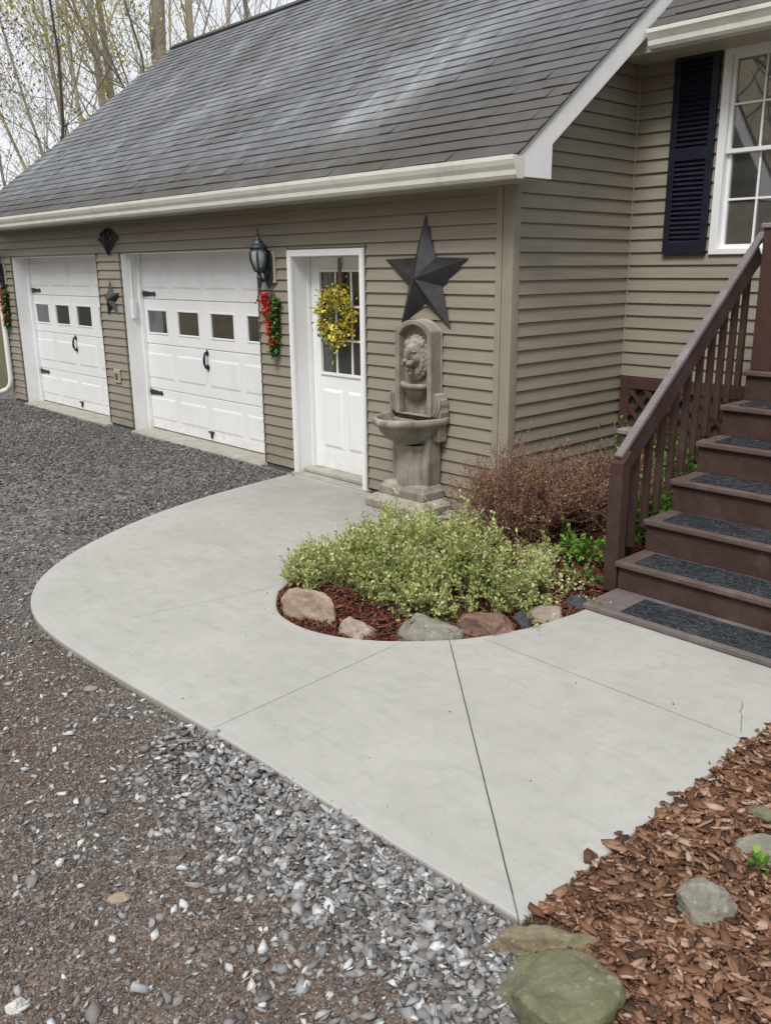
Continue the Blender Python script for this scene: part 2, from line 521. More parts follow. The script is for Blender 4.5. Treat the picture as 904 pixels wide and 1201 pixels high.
M['lamp_glass'] = simple('frosted_lamp_glass', (.30, .33, .35), .12, .1, 12)
M['deck'] = m_deck('deck_stain', (.060, .033, .028), (.088, .058, .050))
M['tread'] = m_deck('deck_tread', (.108, .074, .066), (.168, .130, .118))
M['railcap'] = m_deck('rail_cap', (.185, .155, .160), (.27, .24, .24))
M['lattice'] = m_deck('lattice_stain', (.070, .034, .028), (.09, .048, .04))
M['board'] = m_deck('weathered_board', (.135, .110, .105), (.19, .165, .155))
M['mat'] = m_mat()
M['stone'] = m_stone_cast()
M['star'] = simple('painted_tin', (.040, .040, .046), .42, .35, 7, .15, 40, metal=.45, dirt=(.085, .055, .045), dirt_amt=.7, dscale=4)
M['star_small'] = simple('patina_tin', (.048, .053, .055), .5, .3, 9, .15, 40, metal=.35)
M['beige'] = simple('beige_plastic', (.42, .38, .30), .5, .05)
M['threshold'] = simple('old_concrete', (.36, .345, .30), .9, .18, 6, .4, 50, dirt=(.18, .16, .13), dirt_amt=.6, dscale=5)
M['soil'] = simple('mulch_soil', (.075, .040, .028), .95, .4, 25, .8, 60)
M['ribbon'] = simple('burlap_ribbon', (.22, .15, .08), .9, .2, 60)
M['water'] = simple('basin_bottom', (.085, .08, .065), .25, .3, 12)

# ------------------------------------------------------------------ world constants measured from the place
GX0, GX1 = -10.0, 0.0          # front garage wall
HY = 1.54                      # plane of the set-back house wall
SLOPE = .764
EAVE_Y, EAVE_Z = -.325, 2.694
RIDGE_Y = 3.52
RIDGE_Z = EAVE_Z + SLOPE * (RIDGE_Y - EAVE_Y)
RX0, RX1 = -10.35, .30
G2 = (-6.04, -3.205); G1 = (-9.475, -6.70); ED = (-2.68, -1.60)
COURSE = .1025; Z0 = .025

def roofz(y): return EAVE_Z + SLOPE * (y - EAVE_Y)

# ================================================================== HOUSE
house = thing('house', 'tan vinyl-sided house with attached two-bay garage and grey shingle roof', 'house', (0, 0, 0))

def siding_mb(mapf, u0, u1, z0, z1, openings, z_off=Z0):
    mb = MB()
    k = math.floor((z0 - z_off) / COURSE)
    while z_off + k * COURSE < z1:
        cb = z_off + k * COURSE; ct = cb + COURSE
        cuts = {max(cb, z0), min(ct, z1)}
        for (a, b, c, d) in openings:
            for zz in (c, d):
                if cb < zz < ct: cuts.add(zz)
        cuts = sorted(cuts)
        for za, zb in zip(cuts[:-1], cuts[1:]):
            if zb - za < 1e-4: continue
            iv = [(u0, u1)]
            for (a, b, c, d) in openings:
                if za >= c - 1e-6 and zb <= d + 1e-6:
                    nv = []
                    for (p, q) in iv:
                        if b <= p or a >= q: nv.append((p, q)); continue
                        if a > p: nv.append((p, a))
                        if b < q: nv.append((b, q))
                    iv = nv
            fa = (za - cb) / COURSE; fb = (zb - cb) / COURSE
            oa = .021 * (1 - fa) + .002 * fa; ob = .021 * (1 - fb) + .002 * fb
            for (p, q) in iv:
                mb.quad(mapf(p, oa, za), mapf(q, oa, za), mapf(q, ob, zb), mapf(p, ob, zb))
                zl = za + .007 if za == cb else za
                mb.quad(mapf(p, .0, zl), mapf(q, .0, zl), mapf(q, oa, za), mapf(p, oa, za))
        k += 1
    return mb

front = lambda u, o, z: (u, -o, z)
gable = lambda u, o, z: (o, u, z)
hfront = lambda u, o, z: (u, HY - o, z)

opens = [(G1[0], G1[1], -1, 2.16), (G2[0], G2[1], -1, 2.16), (ED[0], ED[1], -1, 2.14)]
siding_mb(front, GX0, -.10, .03, 2.56, opens).build('garage_wall', M['siding'], house)
# wall core behind the siding (solid between the openings)
core = MB()
for a, b in ((GX0, G1[0]), (G1[1], G2[0]), (G2[1], ED[0]), (ED[1], -.001)):
    core.box(a + .002, b - .002, .002, .15, -.3, 2.6)
core.box(GX0 + .004, -.004, .004, .148, 2.162, 2.598)
core.build('wall_framing', M['inner_dark'], house)
# gable side wall, clipped under the rake
g = siding_mb(gable, .06, HY, .03, 4.2, [])
go = g.build('gable_wall', M['siding'], house)
bm = bmesh.new(); bm.from_mesh(go.data)
bmesh.ops.bisect_plane(bm, geom=bm.verts[:] + bm.edges[:] + bm.faces[:], plane_co=(0, 0, roofz(0) - .12), plane_no=(0, -SLOPE, 1), clear_outer=True)
bm.to_mesh(go.data); bm.free()
MB().prism([(.155, -.3), (HY + .1, -.3), (HY + .1, roofz(HY + .1) - .14), (.155, roofz(.155) - .14)], 'x', -.15, -.001).build('gable_framing', M['inner_dark'], house)
# closed rear of the garage
rear = MB()
rear.box(GX0, GX0 + .15, .152, 6.9, -.3, 2.7)
rear.prism([(.0, 2.6), (7.0, 2.6), (RIDGE_Y, RIDGE_Z - .15)], 'x', GX0 + .001, GX0 + .149)
rear.box(GX0 + .152, 0, 6.85, 7.0, -.3, 2.7)
rear.box(-.15, 0, 3, 6.848, -.3, 2.7)
rear.build('rear_wall', M['siding'], house)
# corner post: wide channel post in tan vinyl
cp = MB()
cp.box(-.145, -.088, -.020, .0, .02, 2.535)
cp.box(-.088, -.034, -.011, .0, .02, 2.535)
cp.box(-.034, .022, -.024, .0, .02, 2.535)
cp.box(-.001, .022, .0, .062, .02, 2.68)
cp.build('corner_post', M['trim_tan'], house, bevel=.004)
MB().box(GX0 - .015, GX0 + .06, -.022, .001, .0, 2.535).build('corner_post', M['trim_tan'], house, bevel=.004)
MB().box(.001, .022, HY - .024, HY - .001, 1.05, 3.50).build('inside_corner_trim', M['trim_tan'], house, bevel=.004)

# set-back house wall
siding_mb(hfront, .0, 7.0, 1.05, 3.55, [(.72, 1.585, 2.05, 3.53)]).build('house_wall', M['siding'], house)
hb = MB()
hb.box(.0, 7.0, HY + .004, HY + .15, -.3, 2.05)
hb.box(.0, .72, HY + .004, HY + .15, 2.052, 3.7); hb.box(1.585, 7.0, HY + .004, HY + .15, 2.052, 3.7)
hb.box(.722, 1.583, HY + .004, HY + .15, 3.532, 3.7)
hb.box(6.85, 7.0, HY + .152, 9, -.3, 3.7); hb.box(0, 6.848, 8.85, 9, -.3, 3.7); hb.box(0, .15, 3.2, 8.848, -.3, 3.7)
hb.build('house_framing', M['inner_dark'], house)

# ---------------- roofs: stepped shingle courses
def shingle_roof(name, x0, x1, ey, ez, ry, parent):
    """front slope with real steps, plain rear slope"""
    n = Vector((0, -SLOPE, 1)).normalized(); d = Vector((0, 1, SLOPE)).normalized()
    L = math.hypot(ry - ey, SLOPE * (ry - ey)); ex = .14
    me_v = []; me_f = []; uvs = []
    k = 0; xs = np.linspace(x0, x1, 60)
    rr = random.Random(3)
    jit = [[rr.uniform(-.004, .004) for _ in xs] for _ in range(int(L / ex) + 3)]
    n_ = n; tw = .305
    while k * ex < L:
        s0 = k * ex; s1 = min(L, s0 + ex)
        a = x0; first = (.5 if k % 2 else 1.0) * tw * rr.uniform(.92, 1.0)
        base = Vector((0, ey, ez))
        def P(x, s, h): return base + Vector((x, 0, 0)) + d * s + n_ * h
        b = min(x1, x0 + first)
        while a < x1 - 1e-4:
            j = 0 if k == 0 else rr.uniform(-.002, .002)
            lift = rr.choice((.009, .011, .012, .013, .0155)); tilt = rr.uniform(-.0010, .0010)
            gap = .0007
            h0, h1 = lift, .0015
            idx = len(me_v)
            aa = a + (gap if a > x0 + .01 else 0); bb = b - (gap if b < x1 - .01 else 0)
            me_v += [P(aa, s0 + j, h0 + tilt), P(bb, s0 + j + tilt, h0 - tilt), P(bb, s1 + .016, h1), P(aa, s1 + .016, h1), P(aa, s0 + j, -.004), P(bb, s0 + j + tilt, -.004)]
            me_f.append((idx, idx + 1, idx + 2, idx + 3)); uvs.append([(aa, s0), (bb, s0), (bb, s1), (aa, s1)])
            me_f.append((idx + 4, idx + 5, idx + 1, idx)); uvs.append([(aa, s0), (bb, s0), (bb, s0), (aa, s0)])
            a = b; b = min(x1, a + rr.choice((.10, .14, .18, .22, .28)))
            if x1 - b < .05: b = x1
        # strip behind the slots
        idx = len(me_v)
        me_v += [P(x0, s0, -.0035), P(x1, s0, -.0035), P(x1, s1, -.0035), P(x0, s1, -.0035)]
        me_f.append((idx, idx + 1, idx + 2, idx + 3)); uvs.append([(x0, s0), (x1, s0), (x1, s1), (x0, s1)])
        k += 1
    # rear slope and underside deck
    ridge = Vector((0, ry, ez + SLOPE * (ry - ey)))
    by = 2 * ry - ey
    def addq(q, uv):
        idx = len(me_v); me_v.extend(q); me_f.append((idx, idx + 1, idx + 2, idx + 3)); uvs.append(uv)
    addq([Vector((x0, ry, ridge.z)), Vector((x1, ry, ridge.z)), Vector((x1, by, ez)), Vector((x0, by, ez))], [(x0, L), (x1, L), (x1, 0), (x0, 0)])
    for x in (x0, x1):
        addq([Vector((x, ey, ez - .012)), Vector((x, ry, ridge.z - .012)), Vector((x, ry, ridge.z + .006)), Vector((x, ey, ez + .006))], [(x, 0), (x, L), (x, L), (x, 0)])
    addq([Vector((x0, ey + .01, ez - .02)), Vector((x1, ey + .01, ez - .02)), Vector((x1, ry, ridge.z - .03)), Vector((x0, ry, ridge.z - .03))], [(x0, 0), (x1, 0), (x1, L), (x0, L)])
    me = bpy.data.meshes.new(name)
    me.from_pydata([tuple(v) for v in me_v], [], me_f)
    ul = me.uv_layers.new(name='UVMap')
    i = 0
    for q in uvs:
        for c in q:
            ul.data[i].uv = c; i += 1
    me.materials.append(M['roof']); me.update()
    o = bpy.data.objects.new(name, me); COL.objects.link(o); o.parent = parent
    return o

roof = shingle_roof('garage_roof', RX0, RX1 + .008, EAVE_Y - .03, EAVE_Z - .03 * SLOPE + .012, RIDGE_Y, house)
# ridge vent strip
rv = MB()
rv.bar((RX0, RIDGE_Y - .05, RIDGE_Z + .004), (RX1, RIDGE_Y - .05, RIDGE_Z + .004), .12, .022, (0, -SLOPE, 1))
rv.bar((RX0, RIDGE_Y + .05, RIDGE_Z + .004), (RX1, RIDGE_Y + .05, RIDGE_Z + .004), .12, .022, (0, SLOPE, 1))
rv.build('ridge_vent', M['black_iron'], roof)
# rake boards with boxed return at the eave
def rake(x0, x1):
    mb = MB()
    mb.prism([(-.30, 2.548), (.028, 2.548), (.028, 2.775), (RIDGE_Y, 2.775 - .035 + SLOPE * (RIDGE_Y - .028)), (RIDGE_Y, RIDGE_Z + .004), (-.325, 2.696), (-.325, 2.60)], 'x', x0, x1)
    return mb
rake(RX1 - .025, RX1).build('rake_board', M['white_al'], roof, bevel=.003)
rake(RX0, RX0 + .025).build('rake_board', M['white_al'], roof, bevel=.003)
rs = MB()
rs.prism([(.0, roofz(0) - .215), (RIDGE_Y, roofz(RIDGE_Y) - .215), (RIDGE_Y, roofz(RIDGE_Y) - .20), (.0, roofz(0) - .20)], 'x', .016, RX1 - .026)
rs.prism([(-.29, 2.556), (.02, 2.556), (.02, 2.566), (-.29, 2.566)], 'x', .024, RX1 - .026)
rs.build('rake_soffit', M['soffit'], roof)
# gutter of ogee section
def gutter(x0, x1, yb, zt, name, parent, dz=.145):
    prof = [(yb, zt - .005), (yb, zt - dz), (yb - .062, zt - dz), (yb - .078, zt - dz + .022), (yb - .082, zt - dz + .055), (yb - .100, zt - dz + .085), (yb - .112, zt - .028), (yb - .112, zt),
            (yb - .100, zt), (yb - .100, zt - .026), (yb - .088, zt - dz + .088), (yb - .070, zt - dz + .055), (yb - .066, zt - dz + .024), (yb - .055, zt - dz + .010), (yb - .008, zt - dz + .010), (yb - .008, zt - .005)]
    mb = MB().prism(prof, 'x', x0, x1)
    # end caps
    cap = [(yb, zt - .005), (yb, zt - dz), (yb - .062, zt - dz), (yb - .078, zt - dz + .022), (yb - .082, zt - dz + .055), (yb - .100, zt - dz + .085), (yb - .112, zt - .028), (yb - .112, zt)]
    mb.prism(cap, 'x', x0 - .003, x0 - .0005); mb.prism(cap, 'x', x1 + .0005, x1 + .003)
    return mb.build(name, M['cream_al'], parent)
gutter(RX0 - .01, RX1 + .005, -.29, 2.682, 'gutter', roof)
fs = MB(); fs.box(RX0 + .026, RX1 - .026, -.288, -.27, 2.537, 2.69); fs.build('fascia', M['cream_al'], roof)
sf = MB(); sf.box(RX0 + .026, RX1 - .027, -.269, -.001, 2.535, 2.545); sf.build('soffit', M['soffit'], roof)
# downspout at the far end with a curved boot
ds = MB()
DX = -9.93
pts = [(DX - .12, -.34, 2.55), (DX - .11, -.30, 2.47), (DX - .04, -.12, 2.30), (DX, -.065, 2.18), (DX, -.065, .33), (DX - .02, -.075, .24), (DX - .10, -.10, .16), (DX - .75, -.16, -.01)]
ds.tube(pts, .042, 10)
ds.build('downspout', M['white_al'], house, smooth=True)

# main house roof, gutter and soffit
HE_Y, HE_Z = HY - .40, 3.655
hroof = shingle_roof('house_roof', RX1 + .02, 7.4, HE_Y - .03, HE_Z - .03 * SLOPE + .012, HY + 3.9, house)
gutter(RX1 + .03, 7.35, HE_Y + .035, 3.640, 'gutter', hroof, .13)
MB().box(.03, 7.3, HE_Y + .037, HE_Y + .055, 3.505, 3.66).build('fascia', M['cream_al'], hroof)
MB().box(.026, 7.3, HE_Y + .056, HY - .001, 3.500, 3.512).build('soffit', M['soffit'], hroof)

# ---------------- garage doors
def garage_door(x0, x1, has_box):
    y = .235
    d = MB()
    zs = [.012, .5255, 1.082, 1.622, 2.20]
    nx = 4; W = (x1 - x0 + .04); ox = x0 - .02; cw = W / nx
    win_z = (1.222, 1.484)
    holes = []
    for r in range(4):
        za, zb = zs[r] + .004, zs[r + 1] - .004
        if r == 2:
            # window section: frame built round four lights
            for c in range(nx):
                cx = ox + cw * (c + .5); hw = .228
                holes.append((cx - hw, cx + hw))
            xs = [ox] + [v for h in holes for v in h] + [ox + W]
            for a, b in zip(xs[0::2], xs[1::2]): d.box(a, b, y, y + .045, za, zb)
            for a, b in holes:
                d.box(a, b, y, y + .045, za, win_z[0]); d.box(a, b, y, y + .045, win_z[1], zb)
        else:
            d.box(ox, ox + W, y, y + .045, za, zb)
            for c in range(nx):
                cx = ox + cw * (c + .5); hw = cw / 2 - .055
                pa, pb = za + .125, zb - .105
                # stamped panel: sunk groove ring and raised field
                fr = [(cx - hw, pa), (cx + hw, pa), (cx + hw, pb), (cx - hw, pb)]
                ins = .022
                inn = [(cx - hw + ins, pa + ins), (cx + hw - ins, pa + ins), (cx + hw - ins, pb - ins), (cx - hw + ins, pb - ins)]
                vs = [(p[0], y - .001, p[1]) for p in fr] + [(p[0], y - .007, p[1]) for p in inn]
                d.add(vs, [(0, 1, 5, 4), (1, 2, 6, 5), (2, 3, 7, 6), (3, 0, 4, 7), (4, 5, 6, 7)])
    # seam strip behind the section joints
    d.box(ox, ox + W, y + .02, y + .04, .02, 1.2); d.box(ox, ox + W, y + .02, y + .04, 1.5, 2.19)
    door = d.build('garage_door', M['white'], house, bevel=.004)
    for a, b in holes:
        f = MB(); t = .020
        f.box(a - t, b + t, y - .007, y - .001, win_z[0] - t, win_z[0]); f.box(a - t, b + t, y - .007, y - .001, win_z[1], win_z[1] + t)
        f.box(a - t, a, y - .007, y - .001, win_z[0], win_z[1]); f.box(b, b + t, y - .007, y - .001, win_z[0], win_z[1])
        f.build('window_frame', M['white'], door, bevel=.003)
        MB().box(a, b, y + .012, y + .018, win_z[0], win_z[1]).build('pane', M['pane_garage'], door)
    # black strap hinges
    for hz in (1.685, .475):
        for side in (0, 1):
            h = MB()
            s = 1 if side == 0 else -1
            e = (ox + .015) if side == 0 else (ox + W - .015)
            h.prism([(e, hz - .034), (e + s * .06, hz - .036), (e + s * .30, hz - .019), (e + s * .325, hz - .032), (e + s * .36, hz), (e + s * .325, hz + .032), (e + s * .30, hz + .019), (e + s * .06, hz + .036), (e, hz + .034)], 'y', y - .012, y - .002)
            for q in (.04, .16, .27):
                h.sphere((e + s * q, y - .013, hz), .011, 8, 5)
            h.build('hinge', M['black_iron'], door)
    # pull handle in the middle and the lift handle at the bottom
    hx = ox + W * .5 + .02
    hd = MB()
    hd.tube([(hx, y - .004, 1.06), (hx, y - .035, 1.045), (hx + .004, y - .055, .98), (hx + .004, y - .055, .93), (hx, y - .035, .875), (hx, y - .004, .86)], [.012, .012, .016, .016, .012, .012], 8)
    hd.prism([(hx - .03, 1.04), (hx, 1.085), (hx + .03, 1.04), (hx + .016, 1.01), (hx - .016, 1.01)], 'y', y - .010, y - .002)
    hd.prism([(hx - .03, .88), (hx - .016, .91), (hx + .016, .91), (hx + .03, .88), (hx, .83)], 'y', y - .010, y - .002)
    hd.build('handle', M['black_iron'], door)
    lf = MB(); lf.box(hx - .045, hx + .045, y - .03, y - .002, .115, .135); lf.box(hx - .012, hx + .012, y - .022, y - .002, .05, .135)
    lf.build('lift_handle', M['black_iron'], door, bevel=.003)
    # jambs, header and stops
    j = MB()
    j.box(x0 - .014, x0 + .004, -.004, .30, -.02, 2.165); j.box(x1 - .004, x1 + .012, .001, .30, -.02, 2.165)
    j.box(x0 + .005, x1 - .005, .001, .30, 2.152, 2.175)
    j.box(x0 + .005, x0 + .042, .185, .232, -.01, 2.15); j.box(x1 - .042, x1 - .005, .185, .232, -.01, 2.15)
    if has_box:
        j.box(x0 + .006, x0 + .035, .075, .125, 1.39, 1.62); j.box(x0 + .006, x0 + .018, .092, .108, 1.62, 2.15)
    j.build('door_jamb', M['white'], house, bevel=.002)
    jc = MB()
    jc.box(x0 - .030, x0 - .0145, -.022, .0, .02, 2.19); jc.build('channel_trim', M['jchan'], house)
    MB().box(x1 + .0125, x1 + .026, -.022, .0, .02, 2.19).build('channel_trim', M['jchan'], house)
    dark = MB(); dark.box(x0, x1, .31, .33, -.02, 2.2); dark.build('door_backing', M['inner_dark'], house)
    MB().box(x0 + .005, x1 - .005, -.075, .34, -.16, .004).build('threshold', M['threshold'], house, bevel=.01)
garage_door(G1[0], G1[1], False)
garage_door(G2[0], G2[1], True)

# ---------------- side entry door
def entry_door():
    x0, x1 = ED; y = .20
    tr = MB(); w = .055
    tr.box(x0, x0 + w, -.034, .0, .0, 2.135); tr.box(x1 - w, x1, -.034, .0, .0, 2.135); tr.box(x0 + w + .0005, x1 - w - .0005, -.034, .0, 2.135 - w - .004, 2.135)
    tr.box(x0 + .006, x0 + w - .006, -.042, -.0345, .0, 2.129); tr.box(x1 - w + .006, x1 - .006, -.042, -.0345, .0, 2.129)
    tr.build('door_casing', M['white'], house, bevel=.004)
    j = MB()
    j.box(x0 + .012, x0 + w - .004, .0005, .26, .0, 2.10); j.box(x1 - w + .004, x1 - .012, .0005, .26, .0, 2.10); j.box(x0 + w, x1 - w, .0005, .26, 2.072, 2.11)
    j.box(x0 + w - .003, x0 + w + .010, .155, .197, .03, 2.07)
    j.build('door_jamb', M['white'], house, bevel=.002)
    jc = MB(); jc.box(x1 + .0005, x1 + .016, -.02, 0, .02, 2.16); jc.box(x0 - .016, x0 - .0005, -.02, 0, .02, 2.16); jc.box(x0 - .016, x1 + .016, -.019, 0, 2.1355, 2.150)
    jc.build('channel_trim', M['jchan'], house)
    a, b = x0 + w + .002, x1 - w - .002
    ga, gb, gz0, gz1 = a + .150, b - .150, 1.00, 1.935
    d = MB()
    d.box(a, ga, y, y + .045, .045, 2.07); d.box(gb, b, y, y + .045, .045, 2.07)
    d.box(ga, gb, y, y + .045, .045, gz0); d.box(ga, gb, y, y + .045, gz1, 2.07)
    # two stamped lower panels
    mid = (ga + gb) / 2
    for pa, pb in ((ga, mid - .035), (mid + .035, gb)):
        ins = .028
        o = [(pa, .26), (pb, .26), (pb, .84), (pa, .84)]
        i1 = [(pa + ins, .26 + ins), (pb - ins, .26 + ins), (pb - ins, .84 - ins), (pa + ins, .84 - ins)]
        vs = [(p[0], y - .001, p[1]) for p in o] + [(p[0], y - .012, p[1]) for p in i1]
        d.add(vs, [(0, 1, 5, 4), (1, 2, 6, 5), (2, 3, 7, 6), (3, 0, 4, 7), (4, 5, 6, 7)])
    door = d.build('entry_door', M['white'], house, bevel=.003)
    # lite frame and muntins
    f = MB(); t = .026
    f.box(ga - t, gb + t, y - .016, y - .001, gz0 - t, gz0); f.box(ga - t, gb + t, y - .016, y - .001, gz1, gz1 + t)
    f.box(ga - t, ga, y - .016, y - .001, gz0, gz1); f.box(gb, gb + t, y - .016, y - .001, gz0, gz1)
    for k in (1, 2):
        xx = ga + (gb - ga) * k / 3; f.box(xx - .010, xx + .010, y - .006, y + .008, gz0, gz1)
        zz = gz0 + (gz1 - gz0) * k / 3; f.box(ga, gb, y - .0055, y + .0075, zz - .010, zz + .010)
    f.build('glazing_bars', M['white'], door, bevel=.002)
    MB().box(ga, gb, y + .011, y + .016, gz0, gz1).build('pane', M['pane_door'], door)
    k = MB(); kx = b - .07
    k.lathe([(.0, 0), (.03, 0), (.03, .006), (.012, .012), (.012, .04), (.026, .05), (.03, .065), (.022, .08), (0, .083)], 0, 0, 14)
    k.v = [(kx + v[0], y - .001 - v[2], .95 + v[1]) for v in k.v]
    k.build('door_knob', M['black_iron'], door, smooth=True)
    MB().box(x0 + w, x1 - w, .05, .30, .004, .044).build('sill', M['threshold'], house, bevel=.006)
    MB().box(x0, x1, .30, .32, 0, 2.12).build('door_backing', M['inner_dark'], house)
    MB().box(x0 - .02, x1 + .02, -.06, .05, -.2, .006).build('threshold', M['threshold'], house, bevel=.006)
entry_door()

# ---------------- double-hung window and shutters
def window():
    xa, xb, za, zb = .725, 1.580, 2.045, 3.525
    y = HY - .035
    fr = MB(); w = .062
    fr.box(xa, xa + w, y, HY + .06, za, zb); fr.box(xb - w, xb, y, HY + .06, za, zb)
    fr.box(xa + w, xb - w, y, HY + .06, zb - w, zb); fr.box(xa + w, xb - w, y, HY + .06, za, za + .045)
    win = fr.build('window', M['white'], house, bevel=.004)
    def sash(z0, z1, yy):
        a, b = xa + w + .001, xb - w - .001; t = .030
        s = MB()
        s.box(a, a + t, yy, yy + .03, z0, z1); s.box(b - t, b, yy, yy + .03, z0, z1)
        s.box(a + t, b - t, yy, yy + .03, z0, z0 + t); s.box(a + t, b - t, yy, yy + .03, z1 - t, z1)
        for k in (1, 2):
            x = a + t + (b - a - 2 * t) * k / 3; s.box(x - .008, x + .008, yy + .006, yy + .02, z0 + t, z1 - t)
        zz = (z0 + z1) / 2; s.box(a + t, b - t, yy + .0065, yy + .0195, zz - .008, zz + .008)
        s.build('sash', M['white'], win, bevel=.002)
        MB().box(a + t - .002, b - t + .002, yy + .0225, yy + .027, z0 + t - .002, z1 - t + .002).build('pane', M['pane_house'], win)
    zm = 2.795
    sash(zm - .015, zb - w - .001, y + .030)
    sash(za + .046, zm + .014, y + .062)
    MB().box(xa + .01, xb - .01, HY + .10, HY + .12, za, zb).build('window_backing', M['inner_dark'], house)
window()

def shutter(xa, xb, tilt=True):
    za, zb = 2.052, 3.545; yf, yb = HY - .050, HY - .016; w = .052
    s = MB()
    s.box(xa, xa + w, yf, yb, za, zb); s.box(xb - w, xb, yf, yb, za, zb)
    for z0, z1 in ((za, za + .085), (2.755, 2.83), (zb - .07, zb)): s.box(xa + w, xb - w, yf + .001, yb, z0, z1)
    s.box(xa + w, xb - w, yb - .006, yb - .001, za + .02, zb - .02)
    for z0, z1 in ((za + .085, 2.755), (2.83, zb - .07)):
        n = int((z1 - z0) / .0345)
        for i in range(n):
            z = z0 + (i + .5) * (z1 - z0) / n
            s.prism([(yf + .004, z - .016), (yf + .008, z - .018), (yb - .007, z + .008), (yb - .007, z + .013)], 'x', xa + w, xb - w)
    s.build('shutter', M['shutter'], house, bevel=.002)
shutter(.335, .700); shutter(1.605, 1.97)

# outlet cover on the strip between the garage doors
oc = MB(); oc.box(-6.44, -6.285, -.040, -.014, .575, .745)
oc.build('outlet_cover', M['beige'], house, bevel=.006)
oc = MB(); oc.box(-6.395, -6.33, -.052, -.0405, .62, .70); oc.build('outlet', M['jchan'], house, bevel=.004)

# lattice skirt under the raised house wall
lt = MB()
LX0, LX1, LZ0, LZ1, LY = .035, 3.2, .02, 1.045, HY - .03
lt.box(LX0, LX0 + .085, LY - .03, LY, LZ0, LZ1); lt.box(LX0 + .085, LX1, LY - .03, LY, LZ1 - .10, LZ1); lt.box(LX0 + .085, LX1, LY - .03, LY, LZ0, LZ0 + .09)
skirt = thing('lattice_skirt', 'reddish brown lattice skirt below the window wall beside the steps', 'lattice', (0, 0, 0))
lt.build('frame', M['lattice'], skirt, bevel=.003)
sl = MB()
hgt = LZ1 - LZ0 - .19
for k in range(-6, 24):
    for s, yy in ((1, LY - .012), (-1, LY - .0195)):
        xa = LX0 + .085 + k * .155; za = LZ0 + .09
        p = [xa, za]; q = [xa + hgt, za + hgt]
        # clip to frame
        lo = LX0 + .06; hi = LX1
        t0 = max(0, (lo - p[0]) / hgt); t1 = min(1, (hi - p[0]) / hgt)
        if t1 <= t0 + .02: continue
        A = (p[0] + hgt * t0, za + hgt * t0); B = (p[0] + hgt * t1, za + hgt * t1)
        if s < 0: A = (A[0], za + hgt - (A[1] - za)); B = (B[0], za + hgt - (B[1] - za))
        sl.bar((A[0], yy, A[1]), (B[0], yy, B[1]), .036, .007, (0, 1, 0))
sl.build('lattice_slats', M['lattice'], skirt)

# ================================================================== PORCH STEPS
steps = thing('porch_steps', 'brown stained wooden steps with baluster railing rising to the porch', 'steps', (1.45, -.7, 0))
SX0, SX1 = 1.445, 2.66
NY = [-.709 + .2955 * i for i in range(6)]
NZ = [.217 + .209 * i for i in range(6)]
for i in range(6):
    y0, z1 = NY[i], NZ[i]
    depth = .335 if i < 5 else .85
    MB().box(SX0, SX1, y0, y0 + depth, z1 - .036, z1).build('tread', M['tread'], steps, bevel=.008, segs=2)
    zb = NZ[i - 1] + .001 if i > 0 else .036
    MB().box(SX0 + .012, SX1 - .012, y0 + .030, y0 + .052, zb, z1 - .037).build('riser', M['deck'], steps, bevel=.002)
st = MB()
for xx in (SX0 - .006, SX1 - .034):
    poly = [(NY[0] + .055, .036), (NY[0] + .40, .036)]
    poly = [(NY[0] + .056, .01), (NY[0] + .42, .01), (NY[5] + .06, NZ[5] - .34), (NY[5] + .06, NZ[5] - .04)]
    for i in range(5, 0, -1):
        poly += [(NY[i] + .056, NZ[i - 1] - .0385)] if i < 5 else [(NY[5] + .056, NZ[4] - .0385)]
        poly += [(NY[i - 1] + .056, NZ[i - 1] - .0385)]
    MB().prism([(a, b) for a, b in poly], 'x', xx + .008, xx + .036).build('stringer', M['deck'], steps)
MB().box(SX0, SX1 + .3, NY[5] + .06, HY - .066, NZ[5] - .22, NZ[5] - .04).build('porch_rim', M['deck'], steps)
# railing
RAx = 1.400
def railz(y): return .795 + .807 * (y + .70)
rb = MB(); rb.bar((RAx, -.672, railz(-.672) + .038), (RAx, .965, railz(.965) + .038), .052, .030)
rb.build('handrail', M['railcap'], steps, bevel=.004)
rb = MB(); rb.bar((RAx + .0, -.615, railz(-.615) - .053), (RAx, .92, railz(.92) - .053), .036, .14)
rb.build('rail_board', M['deck'], steps, bevel=.003)
MB().prism([(-.685, .0), (-.597, .0), (-.597, railz(-.597) + .016), (-.685, railz(-.685) + .016)], 'x', RAx - .046, RAx + .044).build('newel_post', M['deck'], steps, bevel=.004)
k = 0
y = -.545
while y < .90:
    zb = NZ[0] - .21 + .707 * (y - NY[0])
    MB().prism([(y - .019, max(.04, zb)), (y + .019, max(.04, zb)), (y + .019, railz(y + .019) - .025), (y - .019, railz(y - .019) - .025)], 'x', RAx - .058, RAx - .0185).build('baluster', M['deck'], steps, bevel=.002)
    y += .1425
tp = MB(); tp.box(1.478, 1.615, .80, .935, NZ[5] + .001, 2.20); tp.build('porch_post', M['lattice'], steps, bevel=.004)
MB().box(1.462, 1.631, .784, .951, 2.2005, 2.235).build('post_cap', M['railcap'], steps, bevel=.006)
# second, shorter post standing outside the rail
MB().box(1.210, 1.300, -.36, -.27, -.02, .935).build('short_post', M['deck'], steps, bevel=.004)
MB().box(1.192, 1.318, -.378, -.252, .9355, .968).build('post_cap', M['railcap'], steps, bevel=.005)
# weathered landing board on the walk
MB().box(1.452, 2.78, -1.045, -.655, .004, .034).build('landing_board', M['board'], steps, bevel=.004)

